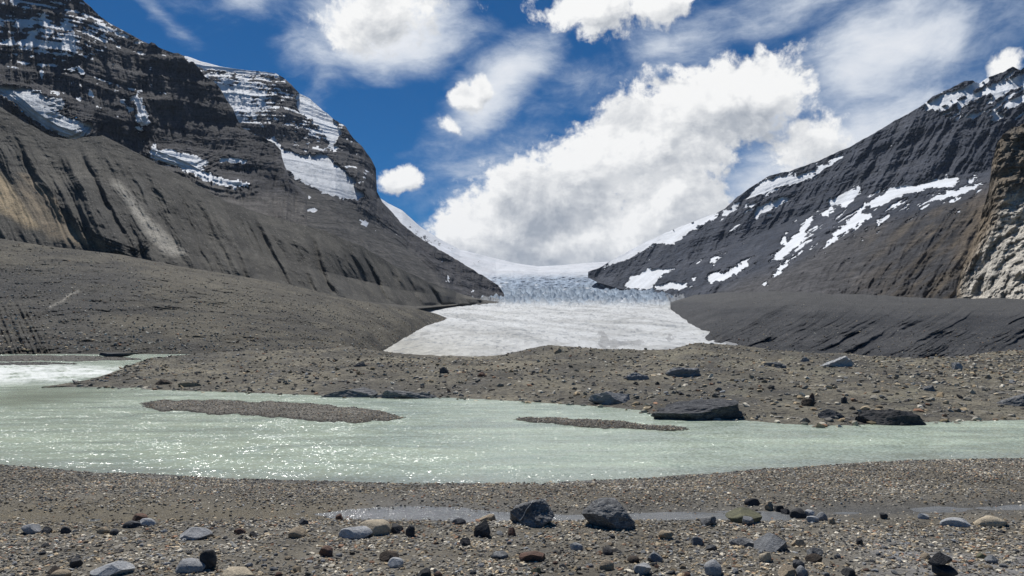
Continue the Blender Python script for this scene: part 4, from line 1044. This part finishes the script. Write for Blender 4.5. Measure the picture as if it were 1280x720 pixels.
b1 = S(634, 697, 626, 659, 'slate', 'dark craggy boulder with a pale quartz line standing by the near pool', name='boulder', cat='boulder', sub=5, planes=13, cut=.68, rough=.22, depth=.9, fine=.09, sink=.5, taper=.42)
b2 = S(730, 796, 627, 662, 'slate', 'grey boulder with a flat lit top and black undercut side beside the stream', name='boulder', cat='boulder', sub=5, planes=10, cut=.66, rough=.14, depth=.95, fine=.05, sink=.3)
S(913, 957, 639, 655, 'olive', 'olive brown wedge shaped boulder lying in the stream', name='boulder', cat='boulder', sub=4, planes=8, depth=.8)
S(1227, 1266, 646, 659, 'cream', 'cream coloured rounded boulder on wet sand near the right edge', name='boulder', cat='boulder', sub=4, sharp=False, planes=6, depth=.7)
S(443, 487, 652, 669, 'cream', 'tan domed boulder behind the white notched stone', name='boulder', cat='boulder', sub=4, sharp=False, planes=6, depth=.8)
S(421, 462, 660, 674, 'pale', 'white wedge shaped stone with a dark notch in front of the tan domed boulder', sub=4, planes=8, depth=.7)
S(487, 503, 656, 667, 'black', 'black stone at the right end of the tan domed boulder', sub=3)
S(592, 613, 652, 672, 'black', 'upright black block standing left of the craggy boulder', sub=4, planes=12, cut=.7, depth=.8)
S(506, 518, 658, 671, 'black', 'small upright black stone at the left end of the near pool', sub=3)
S(947, 991, 671, 690, 'grey', 'grey wedge stone with a bright left face below the olive boulder', sub=4, planes=10, cut=.66, depth=.8)
S(217, 260, 662, 675, 'blue', 'long blue grey streaked slab among pebbles on the left', sub=4, planes=8, depth=.6)
S(106, 156, 706, 722, 'pale', 'white topped grey stone cut by the bottom edge at left', sub=4, planes=8, depth=.7)
S(214, 252, 701, 717, 'blue', 'oval grey stone with a white band near the bottom edge', sub=4, sharp=False, planes=5, depth=.7)
S(247, 266, 690, 713, 'black', 'rounded black stone touching the oval banded stone', sub=4, sharp=False, planes=7)
S(21, 43, 656, 668, 'blue', 'pale blue stone on the muddy strip at the far left', sub=3, planes=7)
S(162, 181, 643, 651, 'rust', 'red brown flat block on the muddy strip', sub=3, planes=10, depth=.7)
S(172, 192, 649, 658, 'pale', 'pale flat slab touching the red brown block', sub=3, planes=9, depth=.6)
S(151, 174, 652, 660, 'dark', 'dark flat slab left of the pale slab on the mud', sub=3, planes=9, depth=.6)
S(48, 62, 659, 667, 'dark', 'dark pointed stone right of the pale blue stone', sub=3)
S(74, 86, 659, 667, 'black', 'small black round stone at the edge of the mud', sub=3, sharp=False)
S(119, 134, 660, 667, 'tan', 'flat tan stone below the mud on the left', sub=3, sharp=False, depth=.7)
S(136, 146, 662, 669, 'dark', 'dark grey stone right of the flat tan stone', sub=3)
S(86, 100, 699, 710, 'black', 'black stone above the white topped stone', sub=3)
S(56, 72, 709, 720, 'brown', 'dark brown stone at the bottom left edge', sub=3)
S(60, 82, 714, 724, 'tan', 'pinkish tan stone cut by the bottom left edge', sub=3, sharp=False)
S(309, 320, 665, 672, 'black', 'tiny black pebble left of the tan rounded stone', sub=3)
S(358, 379, 661, 673, 'tan', 'tan rounded stone left of the white notched stone', sub=3, sharp=False, planes=6)
S(397, 415, 684, 696, 'rust', 'dark red angular stone below the white notched stone', sub=3)
S(473, 497, 690, 702, 'brown', 'dark brown flat stone below the tan domed boulder', sub=3, depth=.7)
S(484, 503, 699, 710, 'pale', 'pale grey stone just below the dark brown flat stone', sub=3)
S(268, 312, 713, 726, 'cream', 'flat cream slab cut by the bottom edge left of centre', sub=4, planes=8, depth=.7)
S(373, 385, 649, 656, 'dark', 'dark stone with a pale tip on the wet strip', sub=3)
S(290, 306, 661, 668, 'rust', 'rusty pink flat stone below the wet strip', sub=3, depth=.7)
S(419, 428, 643, 651, 'rust', 'small upright red black stone at the head of the pool', sub=3)
S(597, 620, 644, 652, 'tan', 'flat tan stones edge at the right end of the pool', sub=3, depth=.6)
S(565, 582, 649, 656, 'dark', 'dark flat stone in the pool', sub=3, depth=.7)
S(635, 645, 660, 670, 'rust', 'rust coloured stone at the foot of the craggy boulder', sub=3)
S(649, 682, 690, 702, 'rust', 'reddish flat slab in the gravel below the craggy boulder', sub=4, depth=.8)
S(613, 635, 691, 699, 'slate', 'purple grey flat stone left of the reddish slab', sub=3, depth=.7)
S(574, 588, 673, 682, 'black', 'black angular stone below the upright black block', sub=3)
S(713, 729, 679, 688, 'blue', 'blue grey stone below and between the two big boulders', sub=3)
S(750, 768, 701, 713, 'tan', 'tan stone near the bottom edge below the grey boulder', sub=3)
S(664, 676, 710, 718, 'olive', 'mossy yellow green stone near the bottom edge', sub=3)
S(522, 538, 712, 723, 'black', 'black stone cut by the bottom edge near the middle', sub=3)
S(542, 553, 715, 723, 'rust', 'wine red stone cut by the bottom edge', sub=3)
S(754, 767, 686, 694, 'black', 'black oval stone right of the blue grey stone', sub=3, sharp=False)
S(785, 800, 696, 704, 'brown', 'dark brown stone left of the pale capped stone', sub=3)
S(811, 829, 692, 703, 'grey', 'dark stone with a pale cap near the bottom edge', sub=3)
S(793, 815, 707, 719, 'blue', 'bluish stone at the bottom edge right of centre', sub=3)
S(883, 905, 703, 721, 'blue', 'large blue grey round stone at the bottom edge', sub=4, sharp=False)
S(866, 880, 672, 682, 'slate', 'dark grey stone with a pale side below the stream', sub=3)
S(825, 844, 664, 675, 'tan', 'tan angular stone right of the grey boulder', sub=3)
S(914, 945, 674, 684, 'slate', 'long dark slab left of the grey wedge stone', sub=3, depth=.6)
S(882, 898, 682, 689, 'dark', 'dark flat stone below the long dark slab', sub=3, depth=.7)
S(878, 898, 647, 658, 'slate', 'lumpy grey stone in the stream left of the olive boulder', sub=3)
S(929, 944, 647, 657, 'grey', 'small pale grey stone leaning on the front of the olive boulder', sub=3)
S(931, 951, 624, 632, 'black', 'black slab at the far end of the stone line', sub=3, depth=.5)
S(957, 968, 628, 638, 'tan', 'tan stones heap right of the black slab in the stone line', sub=3)
S(970, 983, 632, 640, 'black', 'black flat stone in the stone line across the stream', sub=3)
S(978, 989, 636, 644, 'black', 'round black stone in the middle of the stone line', sub=3)
S(991, 1012, 637, 648, 'black', 'biggest dark block of the stone line in the stream', sub=4, planes=10)
S(1008, 1021, 638, 645, 'pale', 'pale stone touching the biggest dark block of the stone line', sub=3)
S(1010, 1025, 646, 653, 'pale', 'flat pale slab in front of the stone line', sub=3, depth=.6)
S(1022, 1036, 641, 651, 'grey', 'round grey stone near the right end of the stone line', sub=3, sharp=False)
S(1037, 1046, 648, 655, 'tan', 'tan cube stone at the right end of the stone line', sub=3)
S(991, 1008, 675, 683, 'tan', 'flat tan stone right of the grey wedge stone', sub=3, depth=.7)
S(951, 967, 691, 703, 'cream', 'cream cube stone below the grey wedge stone', sub=3)
S(993, 1008, 701, 711, 'dark', 'dark flat topped stone below the cream cube stone', sub=3)
S(976, 997, 709, 722, 'tan', 'tan stone cut by the bottom edge right of centre', sub=3)
S(998, 1013, 709, 722, 'grey', 'grey stone cut by the bottom edge beside the tan one', sub=3)
S(1009, 1030, 694, 704, 'brown', 'brown flat stone right of the cream cube stone', sub=3, depth=.7)
S(1013, 1032, 686, 695, 'slate', 'slate grey stone above the brown flat stone', sub=3, depth=.8)
S(1056, 1072, 711, 722, 'black', 'black stone cut by the bottom edge left of the cairn', sub=3)
S(1071, 1080, 674, 682, 'black', 'small black stone on pale silt right of centre', sub=3)
S(1182, 1217, 649, 659, 'pale', 'long pale grey flat stone left of the cream boulder', sub=3, depth=.6)
S(1149, 1163, 642, 649, 'pale', 'pale flat stone in the wet sand left of the long pale stone', sub=3, depth=.6)
S(1102, 1112, 642, 649, 'black', 'small black stone in the wet sand at right', sub=3)
S(1154, 1166, 692, 700, 'tan', 'tan round pebble left of the stacked stones', sub=3, sharp=False)
S(1234, 1251, 696, 705, 'grey', 'grey flat stone right of the stacked stones', sub=3, depth=.7)
S(1224, 1234, 692, 699, 'olive', 'dark olive pebble right of the stacked stones', sub=3, sharp=False)
cb = ground_at(1185, 733)
for k, (a0, a1, t0, t1, lab) in enumerate([(1166, 1203, 722, 736, 'wide black bottom stone of the small cairn at the bottom edge'), (1171, 1200, 709, 724, 'middle black stone of the small cairn at the bottom edge'), (1168, 1199, 694, 711, 'pointed black top stone of the small cairn')]):
    d = cb[1]; w = (a1 - a0) * d / F; hz = (t1 - t0) * d / F
    v, f = rock_shape(4, 900 + k, 9, .70, .05, True)
    if k == 2: v[:, :2] *= (1.05 - .72 * np.clip(v[:, 2:3] - .25, 0, 1) / .75)
    v = v * np.array([w, w * .85, hz])
    o = mesh_obj('cairn_stone', v, f, stone_mat('black'), smooth=False)
    o.location = (cb[0] + ((a0 + a1) / 2 - 1185) * d / F, cb[1] + .06, cb[2] + (733 - t1) * d / F * 1.0)
    tag(o, lab, 'stone', 'stones of the small cairn')

# the quartz line on the craggy boulder: a thin raised vein following the face
def vein():
    me = b1.data; co_ = np.array([v.co[:] for v in me.vertices]); loc = np.array(b1.location)
    d = loc[1]
    pts = []
    for t in np.linspace(0, 1, 18):
        px, py = 650.5 + (666 - 650.5) * t + .7 * math.sin(9 * t), 650 + (625.5 - 650) * t
        rx, rz = ray(px, py)
        q = co_ + loc
        sx = q[:, 0] / q[:, 1] - rx; sz = (q[:, 2] - H) / q[:, 1] - rz
        k = np.argsort(sx ** 2 + sz ** 2)[:14]; dep = q[k, 1].min() - .006
        pts.append(at(px, py, dep) - loc)
    pts = np.array(pts); pts[1:-1, 1] = (pts[:-2, 1] + pts[1:-1, 1] + pts[2:, 1]) / 3
    V, Q = [], []
    for i, p in enumerate(pts):
        w = .0055 * (1 + .3 * math.sin(3.1 * i))
        for a in range(6):
            V.append(p + np.array([w * math.cos(a * math.pi / 3), w * 1.6 * math.sin(a * math.pi / 3), 0]))
    for i in range(len(pts) - 1):
        for a in range(6): Q.append((i * 6 + a, i * 6 + (a + 1) % 6, i * 6 + 6 + (a + 1) % 6, i * 6 + 6 + a))
    mesh_obj('quartz_vein', V, Q, stone_mat('pale'), b1)
vein()

# individual medium stones; kinds look alike, so they share a true label by kind
KIND = [('dark', 'small dark grey stone lying loose on the near gravel', .26), ('grey', 'small mid grey stone lying loose on the near gravel', .28), ('tan', 'small tan stone lying loose on the near gravel', .18),
        ('pale', 'small whitish stone lying loose on the near gravel', .12), ('rust', 'small rust red stone lying loose on the near gravel', .07), ('blue', 'small bluish stone lying loose on the near gravel', .09)]
cnt = 0
PROTO = {}
while cnt < 140:
    px = rng.uniform(-10, 1290); py = 664 + 60 * rng.uniform() ** .8
    if any(a - 5 < px < b + 5 and c - 3 < py < d + 5 for a, b, c, d in PLACED): continue
    if 1150 < px < 1215 and py > 690: continue
    w = rng.uniform(4.5, 9.5) * (py - 560) / 130
    k = KIND[rng.choice(6, p=[q[2] for q in KIND])]
    PLACED.append((px - w / 2, px + w / 2, py - w * .5, py)); cnt += 1
    B = ground_at(px, py); wm = w * B[1] / F
    pk = (k[0], int(rng.integers(5)))
    if pk not in PROTO:
        v, f = rock_shape(3, 500 + len(PROTO), 9, .72, .06, pk[1] % 2 == 0)
        v[:, 2] -= .32
        PROTO[pk] = mesh_obj('loose_stone', v, f, stone_mat(k[0]), smooth=(pk[1] % 2 == 1)); o = PROTO[pk]
    else:
        o = PROTO[pk].copy(); C.objects.link(o)
    o.scale = (wm, wm * rng.uniform(.6, 1), wm * rng.uniform(.45, .75)); o.location = (B[0], B[1] + wm * .3, B[2]); o.rotation_euler = (0, 0, rng.uniform(0, 6.28))
    tag(o, k[1], 'stone', 'loose stones on the near gravel')

# outcrops and big stones on the far bank
def bank_at(px, py):
    sh_ = float(np.interp(px, [52, 200, 300, 400, 560, 640, 700, 760, 818, 930, 980, 1030, 1090, 1150, 1290], [484.5, 490.5, 494, 498, 501, 505, 509, 513, 524, 531, 536, 538, 536, 533, 530]))
    py = min(py, sh_ - .8)
    d2 = (PXb - px) ** 2 + (np.where(np.arange(len(PYb))[:, None] > 14, PYb, 1e4) - py) ** 2
    return P_bank.reshape(-1, 3)[np.argmin(d2)]
def outcrop(px0, px1, pyt, pyb, key, label, name='rock_outcrop', seed=0, depth=.6, planes=12, cut=.62, rough=.3, sharp=False, sub=4, cat='rock outcrop'):
    B = bank_at((px0 + px1) / 2, pyb - .5); d = B[1]
    w = (px1 - px0) * d / F; hh = (pyb - pyt) * d / F
    v, f = rock_shape(sub, seed, planes, cut, rough, True, .1)
    sink = .5
    v = v * np.array([w, w * depth, hh / (1 - sink)]); v[:, 2] -= hh * sink / (1 - sink)
    o = mesh_obj(name, v, f, stone_mat(key), smooth=sharp)
    o.location = (B[0], B[1] + w * depth * .35, B[2]); tag(o, label, cat)
outcrop(816, 934, 507, 532, 'dark', 'long dark wet rock slab at the waterline across the river', seed=41, depth=.45, planes=9)
outcrop(1084, 1162, 517, 538, 'black', 'black jagged rock running into the river on the right', seed=42, depth=.5, planes=14)
outcrop(1024, 1058, 513, 524, 'dark', 'dark rock lump left of the black jagged rock', seed=43)
outcrop(398, 470, 488, 501, 'slate', 'smooth grey slab at the waterline beyond the long gravel bar', seed=44, depth=.5)
outcrop(462, 546, 492, 503, 'slate', 'grey ribbed slab just right of the smooth waterline slab', seed=45, depth=.4)
outcrop(738, 796, 491, 506, 'grey', 'blue grey slab above the thin gravel bar', seed=46, depth=.5)
outcrop(832, 886, 458, 470, 'grey', 'pale grey outcrop near the crest right of the glacier foot', seed=47)
outcrop(780, 812, 464, 474, 'grey', 'small pale outcrop left of the crest outcrop', seed=48)
outcrop(1030, 1072, 447, 460, 'pale', 'white grey outcrop on the crest below the dark moraine', seed=49)
outcrop(1002, 1018, 447, 453, 'grey', 'small grey outcrop left of the white grey crest outcrop', seed=50)
outcrop(956, 984, 451, 459, 'slate', 'dark grey outcrop on the crest right of the glacier edge', seed=51)
outcrop(1192, 1206, 455, 464, 'blue', 'light blue grey rock on the right part of the bank', seed=52)
outcrop(1252, 1296, 490, 506, 'slate', 'dark grey outcrop at the right edge of the bank', seed=53)
outcrop(692, 704, 439, 445, 'tan', 'orange tan block alone on the middle crest', name='boulder', seed=54, cat='boulder')
outcrop(1003, 1022, 499, 508, 'brown', 'brown mossy rock under the pink stone on the bank', name='boulder', seed=55, cat='boulder')
outcrop(1011, 1019, 490, 499, 'rust', 'pink stone balanced on the brown mossy rock', name='boulder', seed=56, cat='boulder')
outcrop(1052, 1062, 494, 502, 'black', 'small black boulder right of the pink stone', name='boulder', seed=57, cat='boulder')
outcrop(549, 561, 456, 464, 'dark', 'dark boulder on the upper left slope of the bank', name='boulder', seed=58, cat='boulder')
outcrop(440, 458, 456, 463, 'dark', 'dark flat boulder at the left of the bank slope', name='boulder', seed=59, cat='boulder')
outcrop(1016, 1032, 530, 538, 'tan', 'tan rounded boulder at the waterline left of the black jagged rock', name='boulder', seed=60, cat='boulder')
outcrop(1046, 1057, 533, 539, 'pale', 'pale boulder at the waterline by the black jagged rock', name='boulder', seed=61, cat='boulder')
outcrop(596, 608, 466, 472, 'rust', 'reddish boulder in the middle of the bank slope', name='boulder', seed=62, cat='boulder')
outcrop(220, 250, 478, 484, 'tan', 'flat tan stone slab on the left end of the bank', name='boulder', seed=63, cat='boulder', depth=.4)
outcrop(190, 216, 474, 481, 'brown', 'brown flat boulder at the left tip of the bank', name='boulder', seed=64, cat='boulder', depth=.5)
outcrop(1155, 1175, 484, 492, 'slate', 'grey boulder half buried in the right bank', name='boulder', seed=65, cat='boulder')
# low dark rock standing in the far left water
v, f = rock_shape(4, 77, 9, .7, .12); Bq = on_plane(144, 446.4, 0); w = 44 * Bq[1] / F
v = v * np.array([w, w * .4, 6.5 * Bq[1] / F]); o = mesh_obj('boulder', v, f, stone_mat('dark'), smooth=False); o.location = (Bq[0], Bq[1], -.1)
tag(o, 'low dark rock standing in the pale water at far left', 'boulder')

# ------------------------------------------------------------------ gravel and rubble (uncountable)
PAL = np.array([(.17, .165, .155), (.13, .13, .13), (.22, .215, .20), (.26, .215, .155), (.08, .08, .082), (.045, .045, .05), (.40, .385, .35), (.20, .125, .09), (.16, .175, .20), (.30, .26, .20), (.115, .10, .08)])
PALW = np.array([.2, .14, .17, .12, .08, .04, .09, .04, .05, .06, .02]); PALW /= PALW.sum()
def pebbles(name, pts, size, label, cat, flat=(.3, .65), sub=0, tone=1.0, pal=PAL, mat=None, seed=0):
    r = np.random.default_rng(seed)
    n = len(pts); K = 14
    Vs, Fs, Cs = [], [], []; off = 0
    which = r.integers(0, K, n)
    for k in range(K):
        idx = np.flatnonzero(which == k); m = len(idx)
        if not m: continue
        v, f = ICO[sub]; v = v * r.uniform(.72, 1.25, (len(v), 1))
        for _ in range(7):
            nn = r.normal(size=3); nn /= np.linalg.norm(nn); kk = np.maximum(0, v @ nn - .62); v = v - kk[:, None] * nn
        a = r.uniform(0, 6.283, m); ca, sa = np.cos(a), np.sin(a)
        s = size[idx][:, None] * np.stack([np.ones(m), r.uniform(.6, 1, m), r.uniform(*flat, m)], -1) * .5
        w = v[None] * s[:, None, :]
        tl = r.normal(0, .25, (m, 1))
        z = w[..., 2] + w[..., 0] * tl
        x = w[..., 0] * ca[:, None] - w[..., 1] * sa[:, None]; y = w[..., 0] * sa[:, None] + w[..., 1] * ca[:, None]
        P = np.stack([x, y, z], -1) + pts[idx][:, None, :] + np.array([0, 0, 1]) * (s[:, 2] * .36)[:, None, None]
        c = pal[r.choice(len(pal), m, p=PALW)] * np.array([1.06, 1.0, .88]) * r.uniform(.7, 1.45, (m, 1)) * tone * 1.4 * (.95 + .9 * np.clip(fbm(pts[idx][:, 0] / 1.6, pts[idx][:, 1] / .9, .4, 4, .6, 222), -.5, .6))[:, None]
        Vs.append(P.reshape(-1, 3)); Fs.append((f[None] + (np.arange(m) * len(v))[:, None, None] + off).reshape(-1, 3)); off += m * len(v)
        Cs.append(np.repeat(c, len(v), 0))
    o = mesh_obj(name, np.concatenate(Vs), np.concatenate(Fs), mat or M_peb, None, np.concatenate(Cs), smooth=False)
    tag(o, label, cat, kind='stuff')
M_peb, nt_, b_ = new_mat('pebble'); a_ = N(nt_, 'ShaderNodeAttribute', attribute_name='Col')
n_ = noise(nt_, pos(nt_), 60, 4, .65); nt_.links.new(mixc(nt_, 1.0, a_.outputs[0], maprange(nt_, n_, .25, .75, .65, 1.35), 'MULTIPLY'), b_.inputs['Base Color']); b_.inputs['Roughness'].default_value = .8
M_rub, nt_, b_ = new_mat('rubble stone'); a_ = N(nt_, 'ShaderNodeAttribute', attribute_name='Col'); nt_.links.new(a_.outputs[0], b_.inputs['Base Color']); b_.inputs['Roughness'].default_value = .9

def scatter_near(n, plo, phi, smin, smax, power, seed, clump=.9):
    r = np.random.default_rng(seed)
    px = r.uniform(-220, 1520, n); ya, yb_ = abs(-H / ray(640, plo)[1]), abs(-H / ray(640, phi)[1])
    # even over the ground area
    y = np.sqrt(r.uniform(yb_ ** 2, ya ** 2, n)); x = (px - 640) / F * y
    z = ground_z(x, y); q, py = pix(x, y, 0.0)
    ns = np.interp(q, NEAR_SHORE[:, 0], NEAR_SHORE[:, 1])
    sc = np.interp(q, STREAM_C[:, 0], STREAM_C[:, 1]); sw = np.interp(q, STREAM_W[:, 0], STREAM_W[:, 1])
    st = np.exp(-((py - sc) / sw) ** 2)
    cl = fbm(x / 1.2, y / .7, .9, 4, .6, seed)
    keep = (py > ns + .3) & (r.uniform(size=n) > st * .93) & (r.uniform(size=n) < .65 + clump * cl)
    sandy = sm(900, 1100, q) * sm(628, 640, py) * sm(676, 660, py)
    keep &= r.uniform(size=n) > .8 * sandy
    s = smin + (smax - smin) * r.uniform(size=n) ** power
    return np.stack([x, y, z], -1)[keep], s[keep]
p, s = scatter_near(225000, 572, 668, .016, .07, 2.8, 201, 1.5); pebbles('gravel', p, s, 'small mixed pebbles covering the shore between river and stream', 'gravel', seed=1)
p, s = scatter_near(52000, 655, 800, .016, .062, 2.0, 202, 1.6); pebbles('gravel', p, s, 'small mixed pebbles covering the nearest shore', 'gravel', seed=2, sub=1)
p, s = scatter_near(5400, 655, 800, .04, .09, 2.6, 203, 2.2); pebbles('gravel', p, s, 'coarser mixed cobbles scattered over the nearest shore', 'gravel', seed=3, sub=2)
for i, ((Pb, k), n) in enumerate(zip(BARS, (9000, 4500, 5000, 2500))):
    r = np.random.default_rng(300 + i)
    kk = np.broadcast_to(k, Pb.shape[:2]).ravel(); idx = r.choice(np.flatnonzero((kk > .08) & (Pb[..., 2].ravel() > .004)), n)
    pp = Pb.reshape(-1, 3)[idx] + r.normal(0, .05, (n, 3)) * np.array([1, 1, 0]); sc_ = (.03, .03, .10, .08)[i]
    pebbles('gravel', pp, sc_ * (1 + 1.8 * r.uniform(size=n) ** 3), ['pebbles on the long gravel bar', 'pebbles on the thin gravel bar by the dark slab', 'pebbles on the flat far left bar', 'stones on the shingle bar above the rapids'][i], 'gravel', seed=10 + i, tone=(1, .9, .75, .5)[i])
r = np.random.default_rng(55)
ok = np.flatnonzero(((np.arange(len(PYb))[:, None] > 16) & (np.arange(len(PYb))[:, None] < 244) & (PXb < 1350)).ravel())
dU = np.linalg.norm(np.gradient(P_bank, axis=0), axis=-1) * np.linalg.norm(np.gradient(P_bank, axis=1), axis=-1); w_ = dU.ravel()[ok] / P_bank.reshape(-1, 3)[ok][:, 1] ** .6; idx = r.choice(ok, 40000, p=w_ / w_.sum())
pp = P_bank.reshape(-1, 3)[idx] + r.normal(0, .08, (40000, 3)) * np.array([1, 1, 0])
pebbles('rubble', pp, .045 + .38 * r.uniform(size=40000) ** 8, 'loose stones strewn over the bank across the river', 'rubble', seed=21, mat=M_rub, tone=.95)
def far_rubble(V, n, smin, smax, label, seed, tone, r0, r1):
    r = np.random.default_rng(seed)
    nr, nc = V.shape[:2]
    a = r.uniform(r0, r1, n).astype(int); b = r.integers(0, nc, n)
    pts = V[a, b] + r.normal(0, .4, (n, 3)) * np.array([1, 0, 0])
    pebbles('rubble', pts, smin + (smax - smin) * r.uniform(size=n) ** 6, label, 'rubble', seed=seed, mat=M_rub, tone=tone, flat=(.5, .9))
far_rubble(V_debris, 42000, .16, 1.0, 'boulders and stones strewn over the left debris slope', 31, 1.25, 12, 188)
far_rubble(V_rmor, 9000, .25, 1.1, 'stones strewn over the dark right moraine bank', 32, .8, 14, 158)

# ------------------------------------------------------------------ air
def air():
    x0, x1, y0, y1, z0, z1 = -15000, 15000, -300, 15000, -40, 1800
    v = [(x, y, z) for x in (x0, x1) for y in (y0, y1) for z in (z0, z1)]
    f = [(0, 1, 3, 2), (4, 6, 7, 5), (0, 4, 5, 1), (2, 3, 7, 6), (0, 2, 6, 4), (1, 5, 7, 3)]
    m = bpy.data.materials.new('air'); m.use_nodes = True; nt = m.node_tree; nt.nodes.clear()
    pv = nt.nodes.new('ShaderNodeVolumePrincipled'); out = nt.nodes.new('ShaderNodeOutputMaterial')
    pv.inputs['Density'].default_value = 1.6e-5; pv.inputs['Color'].default_value = (.62, .76, 1, 1); pv.inputs['Anisotropy'].default_value = .2
    nt.links.new(pv.outputs[0], out.inputs['Volume'])
    o = mesh_obj('haze', v, f, m, smooth=False); tag(o, 'thin blue mountain air filling the valley', 'haze', kind='stuff')
air()

# ------------------------------------------------------------------ render settings
sc = bpy.context.scene
sc.view_settings.view_transform = 'Standard'; sc.view_settings.look = 'None'; sc.view_settings.exposure = 0.0; sc.view_settings.gamma = 1
sc.render.engine = 'CYCLES'
sc.cycles.max_bounces = 4; sc.cycles.diffuse_bounces = 2; sc.cycles.glossy_bounces = 2
